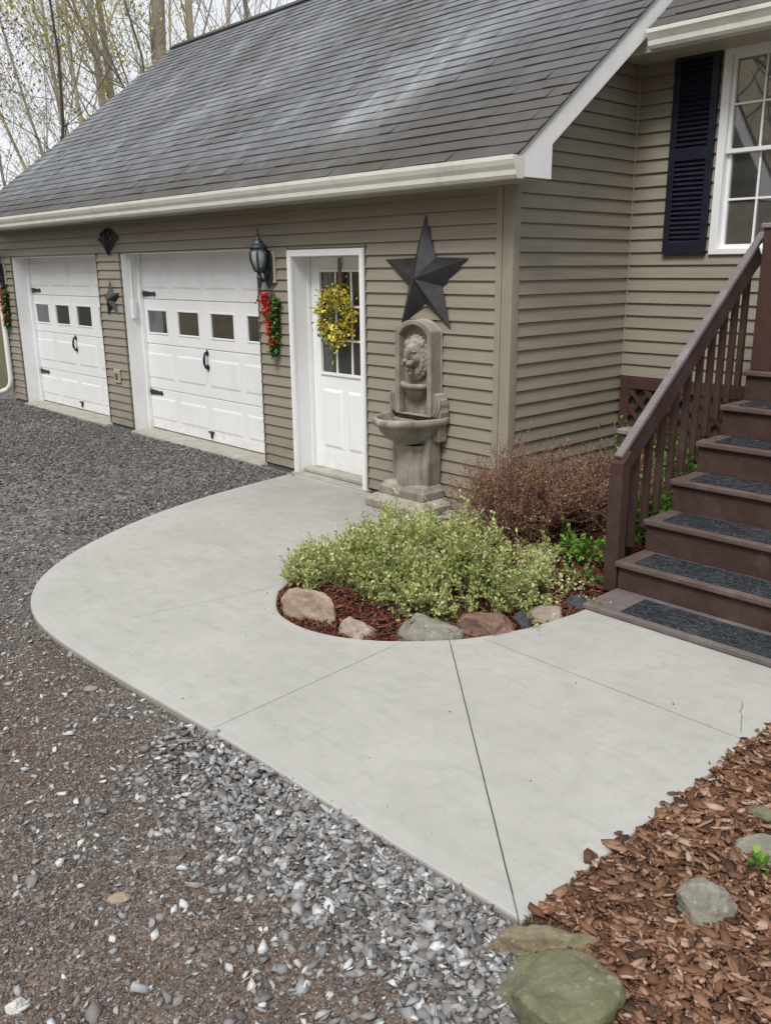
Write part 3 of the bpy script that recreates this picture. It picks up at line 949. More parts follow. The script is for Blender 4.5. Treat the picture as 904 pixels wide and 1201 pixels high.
mat_words = ['black rubber scroll mat lying on the grey board below the first riser',
             'black rubber scroll mat on the lowest stair tread',
             'black rubber scroll mat on the second stair tread from the bottom',
             'black rubber scroll mat on the third stair tread from the bottom',
             'black rubber scroll mat on the fourth stair tread from the bottom',
             'black rubber scroll mat on the fifth stair tread, highest in view']
for i in range(6):
    if i == 0: x0, y0, z, ln, dp = 1.685, -1.005, .0345, .93, .265
    else: x0, y0, z, ln, dp = 1.555, NY[i - 1] + .045, NZ[i - 1] + .0008, .93, .245
    mb = MB(); mb.box(x0, x0 + ln, y0, y0 + dp, z, z + .008)
    o = mb.build('stair_mat', M['mat'], None, bevel=.003)
    tag(o, mat_words[i], 'mat', 'rubber mats on the porch steps')

# ================================================================== WALL FOUNTAIN
FX = -.885
fo = thing('wall_fountain', 'weathered stone lion-head fountain standing against the wall under a star', 'fountain', (FX, -.2, 0))
def shell(mb, *a, **k): return mb.build(*a, **k)
b = MB()
def tier(mb, x0, x1, y0, y1, z0, z1, ch):
    """block with a sloped shoulder of width ch"""
    mb.box(x0, x1, y0, y1, z0, z0 + (z1 - z0) * .55)
    zz = z0 + (z1 - z0) * .55
    vs = [(x0, y0, zz), (x1, y0, zz), (x1, y1, zz), (x0, y1, zz), (x0 + ch, y0 + ch, z1), (x1 - ch, y0 + ch, z1), (x1 - ch, y1, z1), (x0 + ch, y1, z1)]
    mb.add(vs, [(0, 1, 5, 4), (1, 2, 6, 5), (2, 3, 7, 6), (3, 0, 4, 7), (4, 5, 6, 7)])
tier(b, FX - .345, FX + .335, -.385, -.02, .002, .115, .055)
tier(b, FX - .270, FX + .265, -.295, -.03, .112, .225, .045)
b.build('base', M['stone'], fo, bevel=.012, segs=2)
p = MB()
p.box(FX - .215, FX + .215, -.175, -.03, .215, .72)
p.lathe([(.135, .215), (.125, .27), (.118, .40), (.125, .50), (.15, .56)], FX, -.165, 20, PI, 2 * PI, 1.15, .75)
p.box(FX - .278, FX + .278, -.125, -.028, .59, .745)
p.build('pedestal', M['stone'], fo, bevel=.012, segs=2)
# half-round basin with rolled rim
bs = MB()
R = .415
prof = [(.02, .525), (.10, .535), (.21, .565), (.30, .615), (.355, .675), (.375, .715), (.40, .728), (.418, .748), (.420, .772), (.405, .792), (.388, .795), (.372, .784), (.360, .745), (.31, .69), (.20, .645), (.02, .635)]
bs.lathe(prof, FX, -.06, 36, PI, 2 * PI, .74, 1.09)
# rear ledge closing the basin
bs.box(FX - .303, FX + .303, -.075, -.026, .735, .795)
bs.build('basin', M['stone'], fo, smooth=True, bevel=.004)
w_ = MB(); w_.lathe([(.0, .700), (.325, .700)], FX, -.076, 30, PI, 2 * PI, .73, 1.0); w_.build('water', M['water'], fo)
# arched back plate with niche
bp = MB()
zs, zt = 1.455, 1.555
def arch(hw, zb, zspring, ztop, n=14):
    """open path left-bottom, up, over the arch, right-bottom (circular segment)"""
    rise = ztop - zspring; rad = (hw * hw + rise * rise) / (2 * rise); cz = ztop - rad
    a = math.asin(hw / rad)
    pts = [(FX - hw, zb)]
    for i in range(n + 1):
        t = -a + 2 * a * i / n
        pts.append((FX + rad * math.sin(t), cz + rad * math.cos(t)))
    pts.append((FX + hw, zb))
    return pts
outer = arch(.208, .795, 1.475, 1.565); inner = arch(.160, .795, 1.440, 1.525)
n = len(outer)
vs = []; fs_ = []
for q in outer: vs += [(q[0], -.150, q[1])]
for q in inner: vs += [(q[0], -.150, q[1])]
for q in inner: vs += [(q[0] * .97 + FX * .03, -.078, q[1] - .004)]
for q in outer: vs += [(q[0], -.025, q[1])]
for i in range(n - 1):
    fs_ += [(i, n + i, n + i + 1, i + 1), (n + i, 2 * n + i, 2 * n + i + 1, n + i + 1), (i, i + 1, 3 * n + i + 1, 3 * n + i)]
fs_.append(tuple(range(2 * n, 3 * n)))
fs_.append(tuple(range(3 * n, 4 * n))[::-1])
fs_ += [(0, 3 * n, 3 * n + n - 1, n - 1)]
bp.add(vs, fs_)
# outer bead
for i in range(n - 1):
    pass
bp.build('back_plate', M['stone'], fo, bevel=.008, segs=2)
# small overflow basin under the lion
sb = MB()
sb.lathe([(.01, .905), (.05, .915), (.10, .95), (.135, .99), (.150, 1.015), (.165, 1.022), (.170, 1.042), (.160, 1.058), (.140, 1.056), (.10, 1.035), (.01, 1.03)], FX, -.075, 26, PI, 2 * PI, .96, .88)
sb.build('small_basin', M['stone'], fo, smooth=True)
# scroll brackets either side
for s in (-1, 1):
    sc_ = MB()
    cx = FX + s * .208
    prof = []
    path = [(.0, .795), (.085, .795), (.092, .835), (.082, .87), (.086, .90), (.078, .935), (.060, .955), (.050, .975), (.03, .985), (.0, .985)]
    sc_.prism([(cx + s * a, z) for a, z in path][::s], 'y', -.125, -.030)
    # raised volute
    vol = []
    for i in range(15):
        t = i / 14
        vol.append((cx + s * (.046 + .032 * math.sin(t * 2.6)), -.128, .81 + .15 * t))
    sc_.tube(vol, [.010 + .004 * math.sin(PI * i / 14) for i in range(15)], 8)
    vol2 = [(v[0] - s * .030, v[1], v[2]) for v in vol]
    sc_.tube(vol2, .008, 8)
    sc_.build('scroll_bracket', M['stone'], fo, bevel=.006, segs=2)
# lion mask
ln = MB()
LZ = 1.275; LYc = -.105
LS = 1.16
def bl(dx, dy, dz, r): ln.sphere((FX + dx * LS, LYc + dy * 1.1, LZ + dz * LS), tuple(q * LS for q in r), 12, 8)
bl(0, -.015, .01, (.078, .060, .095))             # skull
bl(0, -.060, .045, (.046, .036, .034))            # forehead
bl(0, -.088, .010, (.019, .036, .046))            # nose bridge
bl(0, -.118, -.028, (.021, .020, .014))           # nose
for s in (-1, 1):
    bl(s * .022, -.094, -.048, (.027, .030, .022))   # muzzle halves
    bl(s * .034, -.068, .034, (.026, .016, .010))    # brows
    bl(s * .052, -.045, -.014, (.026, .030, .034))   # cheeks
    bl(s * .031, -.066, .016, (.010, .009, .008))    # eyes
    bl(s * .072, -.020, .083, (.023, .020, .027))    # ears
bl(0, -.078, -.088, (.026, .026, .016))           # lower jaw
bl(0, -.066, -.112, (.022, .022, .024))           # chin tuft
for k in range(22):
    a = 2 * PI * k / 22
    for rr, ss, yy in ((.082, .024, -.018), (.105, .022, .004)):
        a2 = a + (0.14 if rr > .09 else 0)
        bl(rr * math.sin(a2), yy, rr * 1.28 * math.cos(a2) - .012, (ss * (.75 + .25 * abs(math.sin(a2))), .022, ss * 1.25))
lo = ln.build('lion_head', M['stone'], fo, smooth=True)
rm = lo.modifiers.new('remesh', 'REMESH'); rm.mode = 'VOXEL'; rm.voxel_size = .0042; rm.use_smooth_shade = True
sm = lo.modifiers.new('smooth', 'SMOOTH'); sm.factor = .5; sm.iterations = 2

# ================================================================== WALL ORNAMENTS
def star_mesh(R, r, depth, tilt=0.0):
    mb = MB(); pts = []
    for i in range(10):
        a = PI / 2 + i * PI / 5 + tilt; q = R if i % 2 == 0 else r
        pts.append((q * math.cos(a), q * math.sin(a)))
    vs = [(x, -.004, z) for x, z in pts] + [(0, -depth, 0)] + [(x, 0, z) for x, z in pts] + [(0, -.001, 0)]
    fs = []
    for i in range(10):
        j = (i + 1) % 10
        fs.append((i, 10, j)); fs.append((i, j, 11 + j, 11 + i)); fs.append((11 + i, 11 + j, 21))
    mb.add(vs, fs)
    return mb
s = star_mesh(.485, .198, .135)
s.v = [(v[0] + FX + .018, v[1] - .019, v[2] + 1.885) for v in s.v]
o = s.build('barn_star', M['star'], None, bevel=.004)
recalc(o); tag(o, 'large dark metal barn star on the siding above the fountain', 'wall star')
s = star_mesh(.235, .095, .075, .05)
s.v = [(v[0] - 6.345, v[1] - .019, v[2] + 1.615) for v in s.v]
o = s.build('barn_star', M['star_small'], None, bevel=.002)
recalc(o); tag(o, 'small grey metal star on the siding between the two garage doors', 'wall star')

# dark shield-shaped ornament above the garage doors
orn = thing('wall_ornament', 'dark metal leaf-shaped ornament high between the garage doors', 'ornament', (-6.31, -.02, 2.30))
ob = MB()
path = [(0, -.165), (.05, -.115), (.10, -.070), (.165, -.02), (.29, .030), (.245, .065), (.215, .095), (.16, .120), (.11, .150), (.05, .155), (0, .172)]
full = path + [(-x, z) for x, z in path[::-1][1:-1]]
ring = [(-6.31 + x, -.022, 2.30 + z) for x, z in full]
n = len(ring)
mid_ = [(-6.31 + x * .45, -.055, 2.305 + z * .6) for x, z in full]
ob.add(ring + mid_ + [(-6.31, -.045, 2.31)], [(i, (i + 1) % n, n + (i + 1) % n, n + i) for i in range(n)] + [(n + i, n + (i + 1) % n, 2 * n) for i in range(n)])
recalc(ob.build('plaque', M['star'], orn, bevel=.004))
o2 = MB()
o2.tube([(-6.31, -.035, 2.15), (-6.31, -.065, 2.26), (-6.31, -.065, 2.38), (-6.31, -.035, 2.455)], [.008, .022, .02, .008], 8)
for sgn in (-1, 1):
    o2.tube([(-6.31 + sgn * .02, -.058, 2.22), (-6.31 + sgn * .09, -.062, 2.31), (-6.31 + sgn * .20, -.040, 2.345)], [.007, .016, .006], 8)
    o2.tube([(-6.31 + sgn * .02, -.058, 2.27), (-6.31 + sgn * .07, -.062, 2.36), (-6.31 + sgn * .13, -.040, 2.42)], [.007, .015, .006], 8)
o2.build('relief', M['star_small'], orn, smooth=True)

# ------------------------------------------------------------------ wall lanterns
def make_lantern(x, z, label):
    t = thing('wall_lantern', label, 'lantern', (x, 0, z), 'coach lanterns beside the garage doors')
    y0 = -.016
    blk = MB(); blk.box(x - .035, x + .075, -.045, y0, z - .155, z + .135); blk.build('mounting_block', M['beige'], t, bevel=.004)
    pl = MB()
    pl.prism([(x - .062, z - .10), (x - .045, z - .145), (x, z - .205), (x + .045, z - .145), (x + .062, z - .10), (x + .062, z + .09), (x + .04, z + .135), (x, z + .155), (x - .04, z + .135), (x - .062, z + .09)], 'y', -.072, -.046)
    pl.prism([(x - .04, z - .09), (x, z - .15), (x + .04, z - .09), (x + .04, z + .08), (x, z + .11), (x - .04, z + .08)], 'y', -.088, -.0725)
    pl.build('wall_plate', M['lamp_metal'], t, bevel=.005)
    ly = -.165
    ar = MB()
    arc = []
    for i in range(13):
        a = PI * i / 12
        arc.append((x, -.085 + (ly + .085) * i / 12, z - .065 - .07 * math.sin(a)))
    arc += [(x, ly, z - .05)]
    ar.tube(arc, .013, 8)
    ar.tube([(x, -.09, z - .02), (x, -.11, z + .0), (x, -.13, z - .02), (x, -.128, z - .055), (x, -.11, z - .06)], .009, 8)
    ar.tube([(x, ly, z - .02), (x, ly, z - .09), (x, ly, z - .15), (x, ly, z - .20), (x, ly, z - .225)], [.022, .016, .022, .011, .003], 10)
    ar.sphere((x, ly, z - .105), .028, 10, 7)
    ar.build('arm', M['lamp_metal'], t, smooth=True)
    gl = MB(); gl.lathe([(.038, z - .012), (.062, z + .03), (.075, z + .085), (.072, z + .13), (.062, z + .165)], x, ly, 20)
    gl.build('glass_shade', M['lamp_glass'], t, smooth=True)
    cg = MB()
    for k in range(6):
        a = 2 * PI * (k + .25) / 6
        cg.tube([(x + r * math.cos(a), ly + r * math.sin(a), zz) for r, zz in ((.038, z - .045), (.058, z - .01), (.082, z + .06), (.086, z + .11), (.074, z + .168))], .0095, 6)
    cg.lathe([(.0, z - .055), (.042, z - .052), (.05, z - .035), (.045, z - .018), (.0, z - .012)], x, ly, 18)
    cg.build('cage', M['lamp_metal'], t, smooth=True)
    cap = MB()
    cap.lathe([(.0, z + .160), (.088, z + .163), (.094, z + .172), (.088, z + .182), (.065, z + .205), (.052, z + .218), (.05, z + .228), (.035, z + .242), (.020, z + .262), (.014, z + .275), (.020, z + .288), (.010, z + .303), (.006, z + .325), (.010, z + .335), (.0, z + .352)], x, ly, 20)
    cap.build('cap', M['lamp_metal'], t, smooth=True)
    return t
lan = make_lantern(-2.945, 1.99, 'black coach lantern on the siding between wide garage door and side door')
l2 = copy_tree(lan); l2.location = (-9.80, 0, 1.93)
l2['label'] = 'black coach lantern at the far left end of the garage, cut by frame'

# ------------------------------------------------------------------ leaves helper
def leaf_cloud(P, D, size, aspect=.5, fold=.25, rng=RNG, jitter=.6):
    """P (n,3) positions, D (n,3) growth directions -> verts, faces (folded leaf: 4 verts, 2 tris), per-vert index"""
    n = len(P)
    d = D + rng.normal(0, jitter, (n, 3)); d /= np.linalg.norm(d, axis=1)[:, None] + 1e-9
    up = rng.normal(0, .6, (n, 3)) + np.array([0, 0, 1.0])
    s = np.cross(d, up); s /= np.linalg.norm(s, axis=1)[:, None] + 1e-9
    u = np.cross(s, d)
    L = (size * rng.uniform(.65, 1.3, n))[:, None]
    w = L * aspect * .5
    V = np.empty((n, 4, 3))
    V[:, 0] = P
    V[:, 1] = P + d * L * .5 + s * w + u * w * fold
    V[:, 2] = P + d * L
    V[:, 3] = P + d * L * .5 - s * w + u * w * fold
    base = (np.arange(n) * 4)[:, None]
    F = np.concatenate([base + np.array([0, 1, 2]), base + np.array([0, 2, 3])])
    return V.reshape(-1, 3), F

# ------------------------------------------------------------------ hanging swags: red blossom strand with green strand
M['red_petal'] = m_leaf('red_petal', [(0, (.33, .008, .010)), (.6, (.58, .022, .025)), (1, (.75, .10, .08))], .15)
M['green_leaf'] = m_leaf('green_leaf', [(0, (.020, .060, .012)), (.6, (.055, .150, .025)), (1, (.18, .32, .06))], .2)
M['twig'] = simple('twig_brown', (.11, .075, .05), .85, .3, 30)
def swag(x, z, label):
    t = thing('flower_swag', label, 'swag', (x, 0, z), 'red flower swags by the garage doors')
    r = np.random.default_rng(11)
    st = MB(); st.tube([(x - .02, -.03, z), (x - .03, -.045, z - .2), (x + .01, -.045, z - .5)], .008, 6); st.tube([(x + .02, -.03, z), (x + .06, -.045, z - .2), (x + .03, -.045, z - .58)], .008, 6)
    st.build('stem', M['twig'], t)
    def strand(n, cx, top, bot, wid, sz, mname, pname):
        u = r.uniform(0, 1, n) ** .85
        zz = z - top - (bot - top) * u
        P = np.stack([x + cx(u) + r.normal(0, 1, n) * wid * (1 - .6 * u), -.055 + r.normal(0, .022, n), zz], 1)
        D = np.tile(np.array([0, -.5, -.5]), (n, 1))
        V, F = leaf_cloud(P, D, sz, .75, .3, r, .9)
        np_mesh(pname, V, F, M[mname], t, {'tone': np.repeat(r.uniform(0, 1, n), 4)})
    strand(330, lambda u: -.085 + .115 * u, .0, .50, .042, .045, 'red_petal', 'blossoms')
    strand(380, lambda u: .085 - .06 * u, .04, .60, .034, .048, 'green_leaf', 'leaves')
    return t
sw = swag(-2.93, 1.745, 'red and green flower swag hanging under the lantern beside the side door')
s2 = copy_tree(sw); s2.location = (-9.84, 0, 1.74)
s2['label'] = 'red and green flower swag at the far left edge beside the downspout'

# ------------------------------------------------------------------ wreath
M['yellow_petal'] = m_leaf('yellow_petal', [(0, (.66, .50, .025)), (.5, (.86, .74, .07)), (1, (.95, .88, .28))], .25)
M['olive_leaf'] = m_leaf('olive_leaf', [(0, (.06, .09, .012)), (.5, (.17, .21, .03)), (1, (.36, .38, .08))], .2)
wx, wz, wy = -2.165, 1.545, .125
wr = thing('door_wreath', 'yellow forsythia wreath hung on the white side door by a brown ribbon', 'wreath', (wx, wy, wz))
ringm = MB(); pts = [(wx + .17 * math.cos(2 * PI * i / 28), wy + .01 * math.sin(i * 3), wz + .185 * math.sin(2 * PI * i / 28)) for i in range(29)]
ringm.tube(pts, .022, 8)
r = np.random.default_rng(5)
for i in range(60):
    a = r.uniform(0, 2 * PI); rr = .17 + r.normal(0, .02)
    p0 = Vector((wx + rr * math.cos(a), wy + r.uniform(-.04, .03), wz + rr * 1.08 * math.sin(a)))
    dirn = Vector((-math.sin(a), r.uniform(-.3, .1), math.cos(a))) * .8 + Vector((math.cos(a), 0, math.sin(a))) * r.uniform(-.2, .9)
    p1 = p0 + dirn.normalized() * r.uniform(.08, .17)
    ringm.tube([p0, (p0 + p1) / 2 + Vector((0, -.01, 0)), p1], [.004, .003, .0015], 4)
ringm.build('twig_ring', M['twig'], wr)
def wl(n, rad_sd, sz, mname, pname, aspect):
    a = r.uniform(0, 2 * PI, n)
    # fuller at top and bottom as in the real wreath
    keep = r.uniform(0, 1, n) < (.62 + .38 * np.abs(np.sin(a)))
    a = a[keep]; n = len(a)
    rr = .178 + r.normal(0, rad_sd, n)
    P = np.stack([wx + rr * np.cos(a), wy - .012 + r.normal(0, .028, n), wz + rr * 1.05 * np.sin(a)], 1)
    D = np.stack([np.cos(a) - .6 * np.sin(a), np.full(n, -.7), np.sin(a) + .6 * np.cos(a)], 1)
    V, F = leaf_cloud(P, D, sz, aspect, .3, r, .7)
    np_mesh(pname, V, F, M[mname], wr, {'tone': np.repeat(r.uniform(0, 1, n), 4)})
wl(900, .043, .038, 'yellow_petal', 'blossoms', .7)
wl(340, .070, .050, 'olive_leaf', 'leaves', .45)
rbm = MB(); rbm.box(wx - .022, wx + .022, .176, .179, wz + .16, 2.06); rbm.build('ribbon', M['ribbon'], wr)

# ================================================================== GROUND, WALK, BED
def catmull(P, per=6, closed=False):
    P = [np.array(p, float) for p in P]; out = []
    n = len(P)
    for i in range(n if closed else n - 1):
        p0 = P[(i - 1) % n] if closed or i > 0 else P[0]; p1 = P[i]; p2 = P[(i + 1) % n]; p3 = P[(i + 2) % n] if closed or i + 2 < n else P[-1]
        for k in range(per):
            t = k / per
            out.append(.5 * ((2 * p1) + (-p0 + p2) * t + (2 * p0 - 5 * p1 + 4 * p2 - p3) * t * t + (-p0 + 3 * p1 - 3 * p2 + p3) * t ** 3))
    if not closed: out.append(P[-1])
    return out

outer_c = catmull([(-2.665, -.062), (-2.60, -.50), (-2.50, -1.06), (-2.345, -1.625), (-2.13, -2.14), (-1.88, -2.58), (-1.65, -2.89), (-1.38, -3.15), (-1.06, -3.345), (-.72, -3.455), (-.36, -3.492), (.036, -3.487), (.40, -3.472), (.81, -3.445), (1.34, -3.412), (1.975, -3.396), (2.45, -3.378), (2.72, -3.366)], 5)
right_c = [np.array(q) for q in ((2.835, -3.360), (2.834, -3.0), (2.836, -2.5), (2.838, -2.0), (2.838, -1.5), (2.838, -1.05), (2.838, -.66))]
inner_c = catmull([(1.462, -1.03), (1.458, -1.16), (1.415, -1.44), (1.375, -1.585), (1.265, -1.85), (1.135, -2.03), (1.03, -2.145), (.93, -2.235), (.745, -2.35), (.53, -2.41), (.32, -2.40), (.175, -2.345), (.035, -2.245), (-.075, -2.13), (-.22, -1.85), (-.32, -1.45), (-.40, -1.0), (-.46, -.6), (-.50, -.40)], 5)
walk_poly = outer_c + right_c + [np.array((1.462, -.66))] + inner_c + [np.array((-.50, -.062))]

def make_walk():
    bm = bmesh.new()
    P = walk_poly; n = len(P)
    # inset ring for the smooth trowelled edge
    ins = []
    for i in range(n):
        a = P[i - 1]; b = P[i]; c = P[(i + 1) % n]
        d1 = (b - a) / (np.linalg.norm(b - a) + 1e-9); d2 = (c - b) / (np.linalg.norm(c - b) + 1e-9)
        n1 = np.array([-d1[1], d1[0]]); n2 = np.array([-d2[1], d2[0]])
        m = n1 + n2; m /= np.linalg.norm(m) + 1e-9
        k = 1 / max(.5, m @ n1)
        ins.append(b + m * .085 * k)
    eL = bm.verts.layers.float.new('edge'); sL = bm.verts.layers.float.new('side')
    zt = 0.0; rd = .012
    def V(p, z, e, s):
        v = bm.verts.new((p[0], p[1], z)); v[eL] = e; v[sL] = s; return v
    def shrink(t):
        return [P[i] + (ins[i] - P[i]) / .085 * t for i in range(n)]
    bot = [V(p, -.14, 1, 1) for p in P]
    lo = [V(p, zt - rd, 1, .6) for p in P]
    md = [V(p, zt - rd * .3, 1, .1) for p in shrink(rd * .3)]
    tp = [V(p, zt, 1, 0) for p in shrink(rd)]
    i1 = [V(p, zt, 1, 0) for p in shrink(.075)]
    i2 = [V(p, zt, 0, 0) for p in ins]
    for A, B in ((bot, lo), (lo, md), (md, tp), (tp, i1), (i1, i2)):
        for i in range(n):
            j = (i + 1) % n
            try: bm.faces.new((A[i], A[j], B[j], B[i]))
            except ValueError: pass
    edges = [bm.edges.get((i2[i], i2[(i + 1) % n])) for i in range(n)]
    bmesh.ops.triangle_fill(bm, edges=[e for e in edges if e], use_beauty=True)
    bmesh.ops.recalc_face_normals(bm, faces=bm.faces[:])
    me = bpy.data.meshes.new('concrete_walk'); bm.to_mesh(me); bm.free()
    me.materials.append(M['concrete'])
    for p in me.polygons: p.use_smooth = False
    o = bpy.data.objects.new('path', me); COL.objects.link(o)
    tag(o, 'pale curved concrete walk', None, None, 'structure')
    return o
make_walk()

bed_poly = [tuple(p) for p in inner_c] + [(-.50, -.03), (.0, .0), (.0, HY), (1.44, HY), (1.46, -.64)]
BIG = [(2.838, -3.34), (2.838, -.66), (5.4, -.66), (5.4, -4.3), (3.45, -3.95), (3.22, -3.72), (3.02, -3.50), (2.90, -3.42)]

def inside(poly, x, y):
    poly = np.array(poly); x = np.asarray(x); y = np.asarray(y)
    res = np.zeros(x.shape, bool)
    j = len(poly) - 1
    for i in range(len(poly)):
        xi, yi = poly[i]; xj, yj = poly[j]
        c = ((yi > y) != (yj > y)) & (x < (xj - xi) * (y - yi) / (yj - yi + 1e-12) + xi)
        res ^= c; j = i
    return res
def dist_poly(poly, x, y):
    poly = np.array(poly); d = np.full(np.shape(x), 1e9)
    for a, b in zip(poly, np.roll(poly, -1, axis=0)):
        ab = b - a; L = ab @ ab + 1e-12
        t = np.clip(((x - a[0]) * ab[0] + (y - a[1]) * ab[1]) / L, 0, 1)
        d = np.minimum(d, np.hypot(x - a[0] - t * ab[0], y - a[1] - t * ab[1]))
    return d

def vnoise(x, y, s, seed=0):
    """cheap smooth value noise with numpy"""
    rng = np.random.default_rng(seed); T = rng.uniform(-1, 1, (64, 64))
    u = np.asarray(x) * s; v = np.asarray(y) * s
    i = np.floor(u).astype(int); j = np.floor(v).astype(int); fu = u - i; fv = v - j
    fu = fu * fu * (3 - 2 * fu); fv = fv * fv * (3 - 2 * fv)
    g = lambda a, b: T[a % 64, b % 64]
    return (g(i, j) * (1 - fu) + g(i + 1, j) * fu) * (1 - fv) + (g(i, j + 1) * (1 - fu) + g(i + 1, j + 1) * fu) * fv

def ground_h(x, y):
    h = -.034 + .010 * vnoise(x, y, 1.3, 1) + .006 * vnoise(x, y, 4.0, 2)
    near_garage = np.clip((y + .6) / .5, 0, 1)
    h = h + near_garage * .012
    h = h - .02 * np.clip((-x - 9.9) / 1.0, 0, 1)
    return h
gx = np.concatenate([np.array([-160, -90, -50, -30, -20, -15, -13]), np.arange(-12, 5.01, .1), np.array([5.5, 6.5, 8, 11, 16, 25, 40, 80, 160])])
gy = np.concatenate([np.array([-160, -90, -50, -30, -20, -14, -10, -8, -7]), np.arange(-6.4, .6, .1), np.array([1, 2, 4, 7, 12, 20, 30, 50, 90, 160])])
X, Y = np.meshgrid(gx, gy, indexing='ij')
Zg = ground_h(X, Y)
Zg = np.where(inside(bed_poly, X, Y) | (dist_poly(bed_poly, X, Y) < .12) | inside(BIG, X, Y), Zg - .07, Zg)
nx, ny = X.shape
V = np.stack([X, Y, Zg], -1).reshape(-1, 3)
idx = np.arange(nx * ny).reshape(nx, ny)
F = np.stack([idx[:-1, :-1], idx[1:, :-1], idx[1:, 1:], idx[:-1, 1:]], -1).reshape(-1, 4)
o = np_mesh('ground', V, F, M['ground'], None, None, True); tag(o, None, None, None, 'structure')

# mulch beds: soil sheets
def bed_h(x, y):
    d = dist_poly(bed_poly, x, y)
    return -.045 + .07 * np.clip(d / .6, 0, 1) + .012 * vnoise(x, y, 5, 4)
def big_h(x, y):
    d = np.maximum(0, x - 2.838)
    return -.020 + .035 * np.clip(d / .8, 0, 1) + .014 * vnoise(x, y, 4, 5)
def sheet(name, poly, hf, step, m):
    poly = np.array(poly); x0, y0 = poly.min(0); x1, y1 = poly.max(0)
    X, Y = np.meshgrid(np.arange(x0, x1 + step, step), np.arange(y0, y1 + step, step), indexing='ij')
    ins = inside(poly, X, Y) | (dist_poly(poly, X, Y) < step * .9)
    Z = hf(X, Y)
    idx = np.arange(X.size).reshape(X.shape)
    f = np.stack([idx[:-1, :-1], idx[1:, :-1], idx[1:, 1:], idx[:-1, 1:]], -1).reshape(-1, 4)
    f = f[ins.ravel()[f].all(1)]
    o = np_mesh(name, np.stack([X, Y, Z], -1).reshape(-1, 3), f, m, None, None, True)
    return tag(o, None, None, None, 'structure')
sheet('ground_planting_bed', bed_poly, bed_h, .05, M['soil'])
sheet('ground_mulch_bed', BIG, big_h, .06, M['soil'])

# ------------------------------------------------------------------ scattered stones and chips (one mass each)
def hull_unit(seed, n=11, flat=1.0, angular=True):
    rr = random.Random(seed)
    bm = bmesh.new()
    if angular:
        # broken stone: a skewed block with its corners knocked about
        for a in (-1, 1):
            for b in (-1, 1):
                for c in (-1, 1):
                    if rr.random() < .22: continue
                    k = rr.uniform(.55, 1.0)
                    bm.verts.new((a * rr.uniform(.45, 1.0) * k + .25 * b, b * rr.uniform(.45, 1.0) * k, c * rr.uniform(.35, .95) * flat * k))
        for _ in range(2):
            v = Vector((rr.gauss(0, 1), rr.gauss(0, 1), rr.gauss(0, 1))).normalized() * rr.uniform(.8, 1.15)
            bm.verts.new((v.x, v.y, v.z * flat))
    else:
        for _ in range(n):
            v = Vector((rr.gauss(0, 1), rr.gauss(0, 1), rr.gauss(0, 1))).normalized() * rr.uniform(.75, 1.0)
            bm.verts.new((v.x, v.y, v.z * flat))
    res = bmesh.ops.convex_hull(bm, input=bm.verts[:])
    for v in [v for v in bm.verts if not v.link_faces]: bm.verts.remove(v)
    bmesh.ops.triangulate(bm, faces=bm.faces[:])
    bm.verts.index_update()
    V = np.array([v.co[:] for v in bm.verts]); F = np.array([[v.index for v in f.verts] for f in bm.faces])
    bm.free()
    return V, F

def rot_z_tilt(n, tilt, rng):
    a = rng.uniform(0, 2 * PI, n); tx = rng.normal(0, tilt, n); ty = rng.normal(0, tilt, n)
    ca, sa = np.cos(a), np.sin(a); cx, sx = np.cos(tx), np.sin(tx); cy, sy = np.cos(ty), np.sin(ty)
    o = np.zeros(n); e = np.ones(n)
    Rz = np.stack([np.stack([ca, -sa, o], -1), np.stack([sa, ca, o], -1), np.stack([o, o, e], -1)], -2)
    Rx = np.stack([np.stack([e, o, o], -1), np.stack([o, cx, -sx], -1), np.stack([o, sx, cx], -1)], -2)
    Ry = np.stack([np.stack([cy, o, sy], -1), np.stack([o, e, o], -1), np.stack([-sy, o, cy], -1)], -2)
    return Rx @ Ry @ Rz

def scatter(name, pts, sizes, scl, tilt, tone, units, m, rng, smooth=False):
    """pts (n,3), sizes (n,), scl (n,3)"""
    VV = []; FF = []; TT = []; off = 0
    which = rng.integers(0, len(units), len(pts))
    for k, (uV, uF) in enumerate(units):
        s = which == k; n = int(s.sum())
        if n == 0: continue
        L = uV[None] * (sizes[s, None] * scl[s])[:, None, :]
        L = np.einsum('nij,nkj->nki', rot_z_tilt(n, tilt, rng), L) + pts[s][:, None, :]
        VV.append(L.reshape(-1, 3)); FF.append((uF[None] + (np.arange(n) * len(uV))[:, None, None] + off).reshape(-1, 3))
        TT.append(np.repeat(tone[s], len(uV))); off += n * len(uV)
    return np_mesh(name, np.concatenate(VV), np.concatenate(FF), m, None, {'tone': np.concatenate(TT)}, smooth)

rng = np.random.default_rng(21)
units = [hull_unit(i, 12, .75) for i in range(14)]
CAMXY = np.array([4.236, -5.23])
fwd2 = np.array([-.732, .681])
def in_view(x, y, lim=.62, mind=1.0):
    dx = x - CAMXY[0]; dy = y - CAMXY[1]
    f = dx * fwd2[0] + dy * fwd2[1]; s = dx * fwd2[1] - dy * fwd2[0]
    return (f > mind) & (np.abs(s) < lim * f + 1.3), f

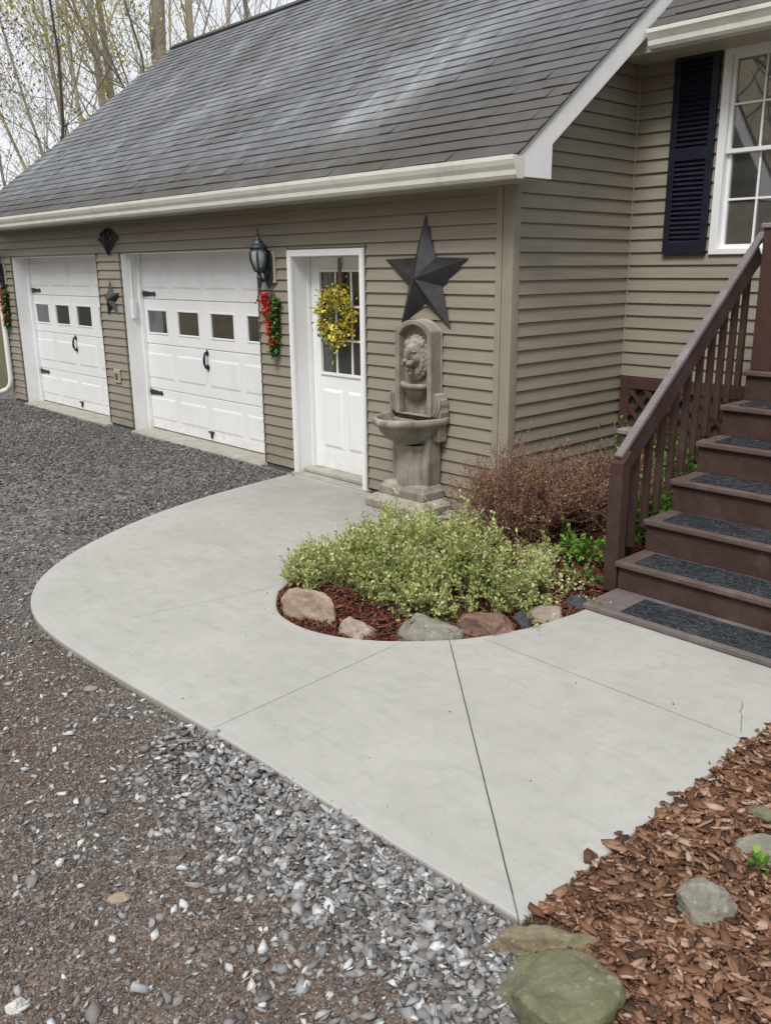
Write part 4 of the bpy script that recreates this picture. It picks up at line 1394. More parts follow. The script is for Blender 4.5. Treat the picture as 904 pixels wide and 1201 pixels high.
def gravel_area(x, y):
    a = ~inside(walk_poly, x, y) & ~inside(bed_poly, x, y) & ~inside(BIG, x, y)
    a &= (y < -.08) & (x < 3.6) & (x > -11.5) & (y > -6.2)
    return a
def clean_stone(x, y):
    """0..1: how much clean loose stone lies here (else compacted dirt)"""
    d = dist_poly(walk_poly, x, y)
    front_ = .8 * np.exp(-(d / .50) ** 2) * np.clip((x - .8) / .8, 0, 1) * np.clip(.8 + .5 * vnoise(x, y, 2.3, 15), .2, 1)            # band along the front edge
    left_ = np.exp(-((d - .30) / .42) ** 2) * np.clip((-.9 - x) / .6, 0, 1) * .9 # band by the rounded end
    lower = np.clip((-3.85 - y) / .5, 0, 1) * np.clip((x - 1.5) / .7, 0, 1) * .36
    far = np.clip((-2.0 - x) / 2.0, 0, 1) * .55
    patch = .5 + .5 * vnoise(x, y, 1.7, 8)
    base = np.maximum.reduce([front_, left_, lower * patch * 1.4, far * (.5 + .5 * patch)])
    return np.clip(base + .08 * patch, 0, 1)

stops_grav = [(0, (.06, .055, .05)), (.25, (.125, .113, .104)), (.5, (.215, .205, .198)), (.72, (.33, .33, .33)), (.9, (.50, .505, .51)), (1, (.70, .70, .69))]
M['pebble'] = m_chips('loose_stone', stops_grav, .9, 110, (.96, .80, .66))
M['grit'] = m_chips('brown_grit', [(0, (.06, .042, .031)), (.4, (.125, .094, .075)), (.7, (.20, .172, .150)), (1, (.42, .39, .35))], .9, 60)

def sample(n, x0, x1, y0, y1, maxf, minf=1.0):
    x = rng.uniform(x0, x1, n); y = rng.uniform(y0, y1, n)
    v, f = in_view(x, y, .62, minf)
    k = v & (f < maxf) & gravel_area(x, y)
    return x[k], y[k], f[k]
pp = []; ss = []; tt = []
# near and middle loose stone
for (n, maxf, minf, smin, smax) in ((120000, 3.9, .9, .004, .018), (120000, 6.6, 3.9, .007, .021), (150000, 14.0, 6.6, .011, .026)):
    x, y, f = sample(n, -11.5, 3.6, -6.0, -.08, maxf, minf)
    c = clean_stone(x, y)
    k = rng.uniform(0, 1, len(x)) < c * (1.0 if maxf > 4 else 1.0)
    x, y, c = x[k], y[k], c[k]
    s = smin + (smax - smin) * rng.beta(1.0, 3.0, len(x))
    pp.append(np.stack([x, y, ground_h(x, y) + s * rng.uniform(-.1, .5, len(x))], 1)); ss.append(s)
    bias = np.where(x < -1.2, -.12, .05) - .20 * np.clip((-2.0 - x) / 1.5, 0, 1) + .16 * vnoise(x, y, .9, 12)
    tt.append(np.clip(rng.normal(.40, .27, len(x)) + bias, 0, 1))
x, y, f = sample(70000, -4, 3.6, -6, -3.2, 6.0, .9)
s = .0035 + .0065 * rng.beta(1, 2.2, len(x)); pp.append(np.stack([x, y, ground_h(x, y) + s * .3], 1)); ss.append(s); tt.append(np.clip(rng.normal(.40, .26, len(x)), 0, 1))
# dense heap of cleaner stone right against the front edge
n = 60000
x = rng.uniform(.9, 3.1, n); y = rng.uniform(-4.4, -3.38, n); k = gravel_area(x, y); x, y = x[k], y[k]
d = dist_poly(walk_poly, x, y)
k = rng.uniform(0, 1, len(x)) < np.exp(-(d / .33) ** 2) * np.clip((x - .95) / .9, 0, 1) * .40 * np.clip(.75 + .6 * vnoise(x, y, 2.3, 15), .15, 1); x, y, d = x[k], y[k], d[k]
s = .007 + .026 * rng.beta(1.1, 2.6, len(x))
pp.append(np.stack([x, y, ground_h(x, y) + .004 + .020 * np.exp(-(d / .3) ** 2) * rng.uniform(0, 1, len(x))], 1)); ss.append(s); tt.append(np.clip(rng.normal(.57, .25, len(x)), 0, 1))
# stray bright stones anywhere near
x, y, f = sample(5200, -4, 3.4, -6, -3.3, 6.0, .9)
s = .009 + .022 * rng.beta(1, 3.2, len(x)); pp.append(np.stack([x, y, ground_h(x, y) + s * .35], 1)); ss.append(s); tt.append(np.clip(rng.normal(.70, .24, len(x)), 0, 1))
pts = np.concatenate(pp); sz = np.concatenate(ss); tn = np.concatenate(tt)
scl = np.stack([rng.uniform(.8, 1.5, len(sz)), rng.uniform(.7, 1.1, len(sz)), rng.uniform(.45, .85, len(sz))], 1)
o = scatter('gravel', pts, sz, scl, .35, tn, units, M['pebble'], rng); tag(o, 'loose grey driveway gravel', 'gravel', None, 'stuff')
# fine brown grit over the compacted ground near the camera
x, y, f = sample(150000, -3, 3.6, -6, -3.3, 5.5, .9)
s = .0028 + .0075 * rng.beta(1, 3.5, len(x))
pts = np.stack([x, y, ground_h(x, y) + s * .3], 1)
scl = np.stack([rng.uniform(.8, 1.4, len(s)), rng.uniform(.7, 1.1, len(s)), rng.uniform(.5, .9, len(s))], 1)
gu = [hull_unit(50 + i, 8, .8) for i in range(5)]
o = scatter('gravel_grit', pts, s, scl, .4, np.clip(rng.normal(.42, .24, len(s)), 0, 1), gu, M['grit'], rng); tag(o, 'fine brown grit between the stones', 'gravel', None, 'stuff')

# crumbs of stone and bark blown onto the walk
n = 420
x = rng.uniform(-2.4, 2.83, n); y = rng.uniform(-3.45, -.2, n); k = inside(walk_poly, x, y)
d = dist_poly(walk_poly, x, y); k &= rng.uniform(0, 1, n) < (.10 + .9 * np.exp(-(d / .12) ** 2)); x, y = x[k], y[k]
s = .0022 + .0055 * rng.beta(1, 3, len(x))
scl = np.stack([rng.uniform(.9, 1.7, len(s)), rng.uniform(.6, 1.0, len(s)), rng.uniform(.4, .7, len(s))], 1)
o = scatter('crumbs', np.stack([x, y, s * .3], 1), s, scl, .2, np.clip(rng.normal(.25, .25, len(x)), 0, 1), gu, M['grit'], rng); tag(o, 'specks of grit on the walk', 'grit', None, 'stuff')

# mulch chips
M['chip'] = m_chips('bark_chip', [(0, (.035, .019, .012)), (.28, (.125, .054, .030)), (.55, (.220, .112, .063)), (.8, (.340, .197, .122)), (1, (.48, .335, .25))], .8, 45, (.86, .90, .98))
M['chip_red'] = m_chips('red_mulch', [(0, (.035, .012, .009)), (.4, (.12, .036, .022)), (.75, (.21, .068, .041)), (1, (.31, .14, .09))], .85, 45)
def chip_unit(seed):
    rr = random.Random(seed)
    n = rr.choice((5, 6, 7)); top = []; bot = []
    for i in range(n):
        a = 2 * PI * i / n + rr.uniform(-.25, .25)
        x = math.cos(a) * rr.uniform(.8, 1.15); y = math.sin(a) * rr.uniform(.75, 1.15)
        top.append((x, y, .5 + .5 * (rr.uniform(-.6, .6) + .8 * x * x * rr.uniform(-.5, .5)))); bot.append((x * .93, y * .93, top[-1][2] - rr.uniform(.6, 1.2)))
    V = np.array(top + bot + [(0, 0, .5 + rr.uniform(-.2, .5)), (0, 0, -.5)])
    F = []
    for i in range(n):
        j = (i + 1) % n
        F += [(i, j, 2 * n), (n + j, n + i, 2 * n + 1), (i, n + i, n + j), (i, n + j, j)]
    return V, np.array(F)
cu = [chip_unit(i) for i in range(10)]
n = 36000
x = rng.uniform(2.80, 4.9, n); y = rng.uniform(-4.6, -.7, n)
v, f = in_view(x, y, .62, .8)
k = v & (inside(BIG, x, y) | ((x > 2.77) & (x < 2.838) & (y > -3.2) & (rng.uniform(0, 1, n) < .07)))
for (ex, ey, er) in ((3.11, -3.55, .15), (2.93, -3.37, .10), (3.214, -2.932, .06), (3.24, -2.46, .09)): k &= np.hypot(x - ex, y - ey) > er
x, y = x[k], y[k]
s = .006 + .042 * rng.beta(1.2, 3.4, len(x))
z = big_h(x, y) + rng.uniform(.0, .022, len(x)) + .005
z = np.where(x < 2.845, .006, z)
scl = np.stack([rng.uniform(1.0, 1.6, len(s)), rng.uniform(.38, .75, len(s)), .0052 / s * rng.uniform(.7, 1.6, len(s))], 1)
o = scatter('bark_mulch', np.stack([x, y, z], 1), s, scl, .17, np.clip(rng.normal(.52, .31, len(x)), 0, 1), cu, M['chip'], rng)
tag(o, 'reddish brown bark chips beside the walk', 'mulch', None, 'stuff')
n = 60000
x = rng.uniform(2.83, 4.9, n); y = rng.uniform(-4.6, -.7, n)
v, f = in_view(x, y, .62, .8); k = v & inside(BIG, x, y); x, y = x[k], y[k]
s = .003 + .010 * rng.beta(1.0, 3.0, len(x))
scl = np.stack([rng.uniform(1.2, 2.6, len(s)), rng.uniform(.2, .6, len(s)), rng.uniform(.15, .35, len(s))], 1)
o = scatter('mulch_crumbs', np.stack([x, y, big_h(x, y) + rng.uniform(.004, .026, len(x))], 1), s, scl, .3, np.clip(rng.normal(.38, .28, len(x)), 0, 1), cu[:4], M['chip'], rng)
tag(o, 'fine bark crumbs and splinters', 'mulch', None, 'stuff')
n = 24000
x = rng.uniform(-.5, 1.46, n); y = rng.uniform(-2.45, 1.5, n)
k = inside(bed_poly, x, y); x, y = x[k], y[k]
s = .008 + .022 * rng.beta(1.5, 2.8, len(x))
z = bed_h(x, y) + rng.uniform(.0, .03, len(x)) + .008
scl = np.stack([rng.uniform(1.0, 1.7, len(s)), rng.uniform(.3, .6, len(s)), .005 / s * rng.uniform(.7, 1.6, len(s))], 1)
o = scatter('red_mulch', np.stack([x, y, z], 1), s, scl, .36, np.clip(rng.normal(.45, .25, len(x)), 0, 1), cu, M['chip_red'], rng)
tag(o, 'dark red mulch under the shrubs', 'mulch', None, 'stuff')

# ------------------------------------------------------------------ rocks
def rock(name, label, loc, dims, rz, m, seed, cuts=7, rough=.10, flat_top=None, group=None, cat='rock'):
    bm = bmesh.new()
    bmesh.ops.create_icosphere(bm, subdivisions=5, radius=1.0)
    rr = random.Random(seed)
    planes = []
    for _ in range(cuts):
        d = Vector((rr.gauss(0, 1), rr.gauss(0, 1), rr.gauss(0, .8))).normalized(); planes.append((d, rr.uniform(.52, .82)))
    if flat_top: planes.append((Vector((rr.uniform(-.12, .12), rr.uniform(-.12, .12), 1)).normalized(), flat_top))
    off = Vector((rr.uniform(0, 50), rr.uniform(0, 50), rr.uniform(0, 50)))
    for v in bm.verts:
        c = v.co.copy()
        for d, h in planes:
            t = c.dot(d)
            if t > h: c -= d * (t - h) * .94
        nz = noise.fractal(c * 1.6 + off, .9, 2.0, 4) * rough + noise.fractal(c * 6 + off, .8, 2.0, 3) * rough * .25
        c += v.co * nz
        v.co = Vector((c.x * dims[0], c.y * dims[1], c.z * dims[2]))
    me = bpy.data.meshes.new(name); bm.to_mesh(me); bm.free()
    for p in me.polygons: p.use_smooth = True
    me.materials.append(m)
    o = bpy.data.objects.new(name, me); COL.objects.link(o)
    o.location = loc; o.rotation_euler = (rr.uniform(-.1, .1), rr.uniform(-.1, .1), rz)
    return tag(o, label, cat, group)
M['rk_tan'] = m_rock('tan_stone', (.27, .20, .145), (.42, .34, .265))
M['rk_pink'] = m_rock('pinkish_stone', (.30, .235, .19), (.42, .35, .29))
M['rk_gr'] = m_rock('grey_green_stone', (.185, .175, .140), (.30, .285, .235))
M['rk_red'] = m_rock('red_stone', (.17, .105, .078), (.27, .18, .14))
M['rk_dark'] = m_rock('slate_stone', (.050, .055, .055), (.095, .10, .10))
M['rk_moss'] = m_rock('mossy_boulder', (.135, .125, .082), (.235, .22, .155), (.118, .128, .052), 9)
M['rk_buff'] = m_rock('buff_ledge_stone', (.155, .125, .085), (.29, .245, .175), (.15, .145, .065), 13)
BG = 'border stones round the planting bed'
rock('rock', 'tan angular rock at the left end of the planting bed border', (.405, -2.255, .01), (.205, .125, .165), .42, M['rk_tan'], 3, 10, .13, group=BG)
rock('rock', 'small pinkish rock between the tan rock and the grey boulder', (.765, -2.215, -.03), (.125, .10, .115), .5, M['rk_pink'], 8, 9, .13, group=BG)
rock('rock', 'large grey-green rounded rock at the middle of the bed edge', (1.055, -1.955, -.01), (.205, .110, .125), .72, M['rk_gr'], 14, 5, .10, group=BG)
rock('rock', 'flat reddish brown rock right of the grey-green rock', (1.265, -1.66, -.005), (.185, .120, .115), .85, M['rk_red'], 15, flat_top=.6, group=BG)
rock('rock', 'small dark stone behind the flat reddish rock', (1.335, -1.46, .0), (.060, .055, .065), .2, M['rk_dark'], 19, group=BG)
rock('rock', 'low pale pink rock nearest the brown steps', (1.375, -1.30, -.02), (.150, .085, .085), 1.2, M['rk_pink'], 23, group=BG)
rock('rock', 'dark slate stone touching the landing board corner', (1.385, -.98, -.005), (.085, .065, .055), .9, M['rk_dark'], 27, group=BG)
rock('rock', 'thin brown stone tucked at the far left curve of the bed', (.09, -2.12, -.02), (.10, .035, .075), 1.1, M['rk_red'], 31, group=BG)
rock('stone_slab', 'flat pale stone on the ground right of the fountain base', (-.36, -.12, .02), (.21, .13, .045), .1, M['rk_pink'], 33, flat_top=.6, cat='stone slab')
rock('boulder', 'mossy green flat-topped boulder at the bottom of the picture', (3.105, -3.545, -.045), (.215, .19, .175), .95, M['rk_moss'], 41, 8, .10, .60, cat='boulder')
rock('stone_slab', 'buff lichen-stained ledge stone at the corner of the walk', (2.925, -3.385, -.035), (.20, .095, .11), .80, M['rk_buff'], 44, 9, .16, .7, cat='stone slab')
rock('boulder', 'rounded grey-brown stone half buried in bark chips', (3.214, -2.932, .012), (.11, .088, .10), .4, M['rk_gr'], 47, 8, .10, cat='boulder')
rock('stone_slab', 'grey-green flat stone in the bark chips at right edge', (3.255, -2.455, .005), (.17, .085, .055), .78, M['rk_gr'], 52, 5, .06, .6, cat='stone slab')
rock('rock', 'small mossy stone above the flat stone at right edge', (3.12, -2.315, .0), (.07, .05, .045), .4, M['rk_moss'], 55)
rock('rock', 'flat tan rock lying alone in the brown driveway dirt', (1.826, -4.217, -.035), (.050, .026, .020), .9, M['rk_tan'], 61)
M['rk_white'] = m_rock('white_stone', (.52, .51, .48), (.66, .65, .62))
rock('rock', 'white rounded rock at the lower left corner of the drive', (2.04, -4.63, -.03), (.034, .028, .022), .3, M['rk_white'], 63)

# ------------------------------------------------------------------ shrubs
class Twigs:
    def __init__(s): s.mb = MB(); s.P = []; s.D = []
    def grow(s, p, d, length, rad, rng, segs=5, wander=.25, lift=.05, kids=0, kidlen=.5, lvl=0, leaf_every=.02, sides=4, leaf_from=.25):
        p = Vector(p); d = Vector(d).normalized(); pts = [p.copy()]; sl = length / segs
        for i in range(segs):
            d = (d + Vector(rng.normal(0, wander, 3)) + Vector((0, 0, lift))).normalized()
            p = p + d * sl; pts.append(p.copy())
        s.mb.tube(pts, [max(.0008, rad * (1 - .75 * i / segs)) for i in range(segs + 1)], sides, False)
        nl = int(length * (1 - leaf_from) / leaf_every)
        for q in range(nl):
            t = leaf_from + (1 - leaf_from) * (q + rng.uniform(0, 1)) / max(1, nl); k = min(segs - 1, int(t * segs)); f = t * segs - k
            s.P.append(pts[k].lerp(pts[k + 1], f)); s.D.append(pts[k + 1] - pts[k])
        for q in range(kids):
            t = rng.uniform(.25, .95); k = min(segs - 1, int(t * segs)); b = pts[k].lerp(pts[k + 1], t * segs - k)
            nd = (pts[k + 1] - pts[k]).normalized() + Vector(rng.normal(0, .65, 3)) + Vector((0, 0, .2))
            s.grow(b, nd, length * kidlen * rng.uniform(.6, 1.2), rad * .6, rng, max(3, segs - 1), wander, lift, max(0, kids // 2 - 0) if lvl < 1 else 0, kidlen, lvl + 1, leaf_every, 3, .1)
    def leaves(s, size, aspect, m, name, parent, rng, fold=.3, jitter=.7, tonef=None):
        P = np.array([p[:] for p in s.P]); D = np.array([d[:] for d in s.D]); D /= np.linalg.norm(D, axis=1)[:, None] + 1e-9
        V, F = leaf_cloud(P, D, size, aspect, fold, rng, jitter)
        tone = rng.uniform(0, 1, len(P)) if tonef is None else tonef(P, rng)
        return np_mesh(name, V, F, m, parent, {'tone': np.repeat(tone, 4)})

M['euonymus'] = m_leaf('variegated_leaf', [(0, (.13, .175, .04)), (.3, (.32, .385, .11)), (.6, (.51, .55, .21)), (.85, (.67, .69, .37)), (1, (.79, .77, .56))], .3)
M['pale_twig'] = simple('pale_twig', (.20, .145, .105), .85, .3, 30)
r = np.random.default_rng(77)
sh = thing('variegated_shrub', 'low spreading yellow-green variegated shrub filling the round bed', 'shrub', (.4, -1.3, 0))
tw = Twigs()
for i in range(400):
    # stem bases spread under the mound
    a = r.uniform(0, 2 * PI); q = math.sqrt(r.uniform(0, 1))
    bx = .46 + .80 * q * math.cos(a)
    by = -1.32 + .80 * q * math.sin(a) * (1 - .1 * math.cos(a))
    if bx > 1.16 and by < -1.65: continue
    if by < -1.95 and bx > .25: by += .2
    if not inside(bed_poly, np.array([bx]), np.array([by]))[0]: bx = .45 + (bx - .45) * .75; by = -1.2 + (by + 1.2) * .8
    out = Vector((bx - .50, by + 1.32, 0)) * .75
    cl = float(vnoise(np.array([bx]), np.array([by]), 3.6, 71)[0])
    if cl < -.35 and r.uniform() < .7: continue
    hgt = (.225 + .075 * cl) * (1 - .50 * q ** 1.6) * r.uniform(.75, 1.25) * (1 - .28 * max(0, min(1, (by + 1.25) / .7)))
    tw.grow((bx, by, bed_h(bx, by)), out + Vector(r.normal(0, .3, 3)) + Vector((0, 0, .85)), hgt * 1.25, .0035, r, 5, .22, .10, 4, .60, 0, .0088, 4, .28)
# shoots spilling over the left rim of the bed
for i in range(70):
    by = r.uniform(-2.05, -1.15); bx = r.uniform(-.12, .14) - .16 * (by + 1.9)
    tw.grow((bx, by, .0), Vector((r.uniform(-1.0, .1), r.uniform(-.5, .2), r.uniform(.35, .9))), r.uniform(.14, .25), .003, r, 5, .22, .04, 4, .6, 0, .009, 4, .25)
# bare arching stems sweeping out at the front
tf = Twigs()
for i in range(110):
    bx = r.uniform(.1, 1.15); by = r.uniform(-2.0, -1.5)
    tf.grow((bx, max(by, -1.85), .02), Vector((r.uniform(-.6, .7), -.7, .45)), r.uniform(.12, .26), .003, r, 5, .2, -.10, 1, .5, 0, .05, 4, .7)
tw.mb.build('stems', M['pale_twig'], sh)
tf.mb.build('bare_stems', M['pale_twig'], sh)
def eu_tone(P, rg):
    big = vnoise(P[:, 0], P[:, 1] + P[:, 2], 3.1, 31) * .22
    return np.clip(rg.beta(2, 2, len(P)) + big, 0, 1)
tw.P += tf.P; tw.D += tf.D
tw.leaves(.0235, .60, M['euonymus'], 'leaves', sh, r, .3, .75, eu_tone)
# sprigs at right end of the bed
sp2 = thing('ground_sprigs', 'sparse yellow-green sprigs trailing over mulch next to the landing board', 'plant', (1.25, -1.05, 0))
t2 = Twigs()
for i in range(26):
    t2.grow((r.uniform(1.12, 1.40), r.uniform(-1.32, -.80), .0), Vector((r.normal(0, .6), r.normal(0, .6), .7)), r.uniform(.10, .2), .002, r, 4, .25, .0, 2, .6, 0, .013, 4, .3)
for i in range(7):
    t2.grow((1.27 + r.normal(0, .02), -1.06 + r.normal(0, .05), .03), Vector((r.uniform(-.5, .5), 1 if i % 2 else -1, .02)), .26, .003, r, 6, .12, -.01, 1, .5, 0, .03, 4, .3)
t2.mb.build('stems', M['pale_twig'], sp2); t2.leaves(.022, .6, M['euonymus'], 'leaves', sp2, r, .3, .8)

# barberries: dense brown twigs with tiny reddish buds
M['barb_twig'] = simple('barberry_twig', (.215, .135, .105), .85, .35, 40)
M['barb_bud'] = m_leaf('barberry_bud', [(0, (.12, .045, .034)), (.4, (.26, .105, .075)), (.72, (.36, .18, .12)), (.88, (.33, .27, .10)), (1, (.33, .38, .12))], .15)
def barberry(cx, cy, R, H, n, label, seed):
    r = np.random.default_rng(seed)
    t = thing('barberry_bush', label, 'bush', (cx, cy, 0))
    tw = Twigs()
    for i in range(n):
        a = r.uniform(0, 2 * PI); q = math.sqrt(r.uniform(0, 1))
        d = Vector((math.cos(a) * q * R * .95, math.sin(a) * q * R * 1.15, H * (1.0 - .45 * q)))
        b = (cx + r.normal(0, .07), cy + r.normal(0, .09), .0)
        if cx + d.x < .05: d.x = .05 - cx
        tw.grow(b, d, d.length * r.uniform(.8, 1.12), .0038, r, 6, .13, .03, 6, .42, 0, .016, 3, .30)
    # keep twigs out of the house wall
    tw.mb.v = [(max(v[0], .03 if v[1] > 0 else -9), v[1], max(v[2], -.04)) for v in tw.mb.v]
    tw.mb.build('twigs', M['barb_twig'], t)
    tw.P = [Vector((max(p.x, .04 if p.y > 0 else -9), p.y, p.z)) for p in tw.P]
    tw.leaves(.016, .6, M['barb_bud'], 'buds', t, r, .3, .8)
barberry(.42, -.30, .43, .68, 150, 'brown leafless barberry bush against the corner of the garage', 5)
barberry(.72, .40, .50, .62, 150, 'brown leafless barberry bush beside the porch railing', 6)

M['bright_leaf'] = m_leaf('bright_leaf', [(0, (.055, .160, .020)), (.5, (.13, .31, .035)), (1, (.27, .46, .08))], .35)
def herb(name, label, cx, cy, n, h, spread, lsize, seed, every=.02, mat='bright_leaf', z=.0, tuft=.03):
    r = np.random.default_rng(seed)
    t = thing(name, label, 'plant', (cx, cy, 0)); tw = Twigs()
    for i in range(n):
        a = r.uniform(0, 2 * PI)
        tw.grow((cx + r.normal(0, tuft), cy + r.normal(0, tuft), z), Vector((math.cos(a) * spread, math.sin(a) * spread, 1)), h * r.uniform(.6, 1.15), .003, r, 5, .15, .0, 2, .5, 0, every, 4, .35)
    tw.mb.build('stems', M['pale_twig'], t)
    tw.leaves(lsize, .72, M[mat], 'leaves', t, r, .25, .8)
herb('leafy_plant', 'bright green leafy plant in front of the barberry by the steps', 1.02, -.42, 16, .24, .75, .042, 3)
herb('leafy_plant', 'tall yellow-green sprout beside the lattice skirt', .42, 1.12, 6, .78, .18, .042, 4, .03)
herb('leafy_plant', 'green leafy plant behind the porch railing', 1.05, .95, 22, .62, .45, .05, 8)
herb('leafy_plant', 'green leafy clump under the middle of the railing', 1.12, .25, 22, .42, .6, .045, 9)
herb('leafy_plant', 'small green plant at the foot of the newel post', 1.28, -.62, 9, .16, .8, .03, 10)
herb('grass_sprout', 'tiny green sprout by the flat stone in the bark chips', 3.24, -2.62, 5, .055, .5, .035, 12, .012, z=.01, tuft=.002)

# ================================================================== TREES
M['bark_grey'] = m_bark('bark_grey', (.19, .165, .145), (.33, .29, .25))
M['bark_tan'] = m_bark('bark_tan', (.37, .32, .24), (.55, .49, .38))
M['bark_dark'] = m_bark('bark_dark', (.045, .038, .036), (.09, .078, .074))
M['bud'] = m_leaf('spring_bud', [(0, (.28, .26, .035)), (.5, (.48, .46, .07)), (1, (.66, .62, .17))], .35)
M['bud_red'] = m_leaf('red_bud', [(0, (.14, .08, .06)), (.6, (.23, .15, .11)), (1, (.33, .26, .17))], .3)

def branch_net(mb, tips, p, d, length, rad, lvl, maxlvl, rng, wander, upw, nk):
    segs = 7 if lvl == 0 else (5 if lvl < 3 else 3)
    pts = [p.copy()]; sl = length / segs
    for i in range(segs):
        d = (d + Vector(rng.normal(0, wander * (.35 if lvl == 0 else 1), 3)) + Vector((0, 0, upw))).normalized()
        p = p + d * sl; pts.append(p.copy())
    endr = rad * (.45 if lvl < maxlvl else .25)
    rr = [rad + (endr - rad) * i / segs for i in range(segs + 1)]
    mb.tube(pts, rr, 10 if lvl == 0 else (6 if lvl == 1 else (4 if lvl == 2 else 3)), False)
    if lvl >= maxlvl - 1:
        for q in pts[1:]: tips.append((q, d.copy()))
    if lvl >= maxlvl: return
    for k in range(nk[lvl]):
        t = rng.uniform(.30 if lvl == 0 else .2, 1.0); i = min(segs - 1, int(t * segs)); b = pts[i].lerp(pts[i + 1], t * segs - i)
        ax = (pts[i + 1] - pts[i]).normalized()
        side = Vector(rng.normal(0, 1, 3)); side = (side - ax * side.dot(ax)).normalized()
        nd = ax * rng.uniform(.55, .95) + side * rng.uniform(.45, .9)
        branch_net(mb, tips, b, nd.normalized(), length * rng.uniform(.32, .55) * (1.0 if lvl else .9), rr[i] * rng.uniform(.38, .6), lvl + 1, maxlvl, rng, wander, upw, nk)

CAM = Vector((4.236, -5.23, 1.973))
def tree_px(px, dist):
    a = math.radians(22.2 + (px - 20) * .0475)
    return (CAM.x - math.cos(a) * dist, CAM.y + math.sin(a) * dist, -.06)
def tree(label, base, H, rad, seed, bark, lean=(0, 0), nk=(16, 5, 4), maxlvl=3, wander=.16, upw=.06, buds=None, nbud=0, bsize=.07, crook=.035, group='bare spring trees behind the garage'):
    r = np.random.default_rng(seed)
    t = thing('tree', label, 'tree', base, group)
    trunk = MB(); tips = []; br = MB()
    p = Vector(base); d = Vector((lean[0], lean[1], 1)).normalized(); pts = [p.copy()]
    N = 9
    for i in range(N):
        d = (d + Vector(r.normal(0, crook, 3)) + Vector((0, 0, .03))).normalized(); p = p + d * H / N; pts.append(p.copy())
    rr = [rad * (1.15 if i == 0 else 1 - .72 * i / N) for i in range(N + 1)]
    trunk.tube(pts, rr, 12, False)
    trunk.build('trunk', M[bark], t, smooth=True)
    for k in range(nk[0]):
        tt = r.uniform(.17, 1.0); i = min(N - 1, int(tt * N)); b = pts[i].lerp(pts[i + 1], tt * N - i)
        a = r.uniform(0, 2 * PI)
        nd = Vector((math.cos(a), math.sin(a), r.uniform(1.0, 2.6))).normalized()
        branch_net(br, tips, b, nd, H * r.uniform(.18, .34) * (1.2 - .5 * tt), min(.040, rr[i] * r.uniform(.14, .32)), 1, maxlvl, r, wander, upw, (0,) + nk[1:] + (0, 0))
    crown = br.build('crown', M[bark], t)
    if nbud and tips:
        nc = max(8, nbud // 45); ck = r.integers(0, len(tips), nc)
        k = np.concatenate([ck[r.integers(0, nc, int(nbud * .8))], r.integers(0, len(tips), nbud - int(nbud * .8))])
        P = np.array([tips[i][0][:] for i in k]) + r.normal(0, .20, (nbud, 3)); D = np.array([tips[i][1][:] for i in k])
        V, F = leaf_cloud(P, D, bsize, .6, .3, r, .8)
        np_mesh('spring_leaves', V, F, M[buds], crown, {'tone': np.repeat(r.uniform(0, 1, nbud), 4)})
    return t

T = tree
T('thick grey-brown trunk rising just left of the roof ridge end', tree_px(173, 24), 19, .23, 1, 'bark_grey', nk=(22, 6, 5, 0), upw=.10)
T('straight tan trunk standing behind the end of the black ridge', tree_px(221, 29), 20, .16, 2, 'bark_tan', nk=(22, 6, 5, 0), upw=.10)
T('pale slender trunk with yellow-green leaves nearest the thick trunk', tree_px(146, 26), 17, .115, 3, 'bark_tan', nk=(26, 6, 5, 0), upw=.10, buds='bud', nbud=5200, bsize=.085)
T('pale slender trunk second to the left of the thick trunk', tree_px(127, 25), 17, .125, 4, 'bark_tan', nk=(26, 6, 5, 0), upw=.10, buds='bud', nbud=5200, bsize=.085)
T('thin tan tree in yellow bud third to the left of the thick trunk', tree_px(113, 24), 15, .065, 5, 'bark_tan', (-.05, -.05), nk=(26, 6, 5, 0), upw=.10, buds='bud', nbud=5600, bsize=.085)
T('leaning thin tan tree whose boughs fan left over the roof edge', tree_px(104, 26), 15, .075, 6, 'bark_tan', (-.20, -.20), nk=(28, 6, 5, 0), upw=.08, buds='bud', nbud=3600, bsize=.06)
T('strongly leaning tan stem crossing the sky left of the fanning tree', tree_px(96, 24), 14, .05, 16, 'bark_tan', (-.34, -.34), nk=(28, 6, 5, 0), upw=.08, buds='bud', nbud=700, bsize=.055)
T('thin dark crooked tree nearest the left edge of the roof', tree_px(44, 16.5), 10, .036, 7, 'bark_dark', (.02, .03), nk=(14, 5, 4, 0), wander=.30, crook=.10)
T('small grey tree with reddish buds in the far left sky', tree_px(14, 24), 10, .045, 8, 'bark_grey', nk=(26, 7, 5, 0), buds='bud_red', nbud=2200, bsize=.07)
T('faint slender tree between the dark crooked tree and the fanning tree', tree_px(62, 30), 13, .05, 9, 'bark_grey', nk=(26, 7, 5, 0), buds='bud_red', nbud=1100, bsize=.055)
T('thin pale tree just right of the dark crooked tree', tree_px(76, 27), 14, .05, 17, 'bark_tan', (-.10, -.08), nk=(26, 6, 5, 0), upw=.09, buds='bud', nbud=900, bsize=.055)
T('bare tree showing only its upper twigs above the ridge', tree_px(305, 27), 15, .10, 10, 'bark_grey', nk=(26, 6, 5, 0))
T('bare tan tree whose top twigs stand right of the ridge trunk', tree_px(258, 33), 18, .12, 11, 'bark_tan', nk=(26, 6, 5, 0), buds='bud', nbud=900, bsize=.055)
T('thin bare tree filling the gap between the thick trunk and the ridge trunk', tree_px(197, 32), 17, .06, 18, 'bark_tan', nk=(28, 6, 5, 0), upw=.09, buds='bud', nbud=900, bsize=.055)
T('short bushy sapling with pale leaves low against the left roof edge', tree_px(33, 30), 8, .04, 12, 'bark_tan', nk=(26, 7, 5, 0), buds='bud', nbud=900, bsize=.055)

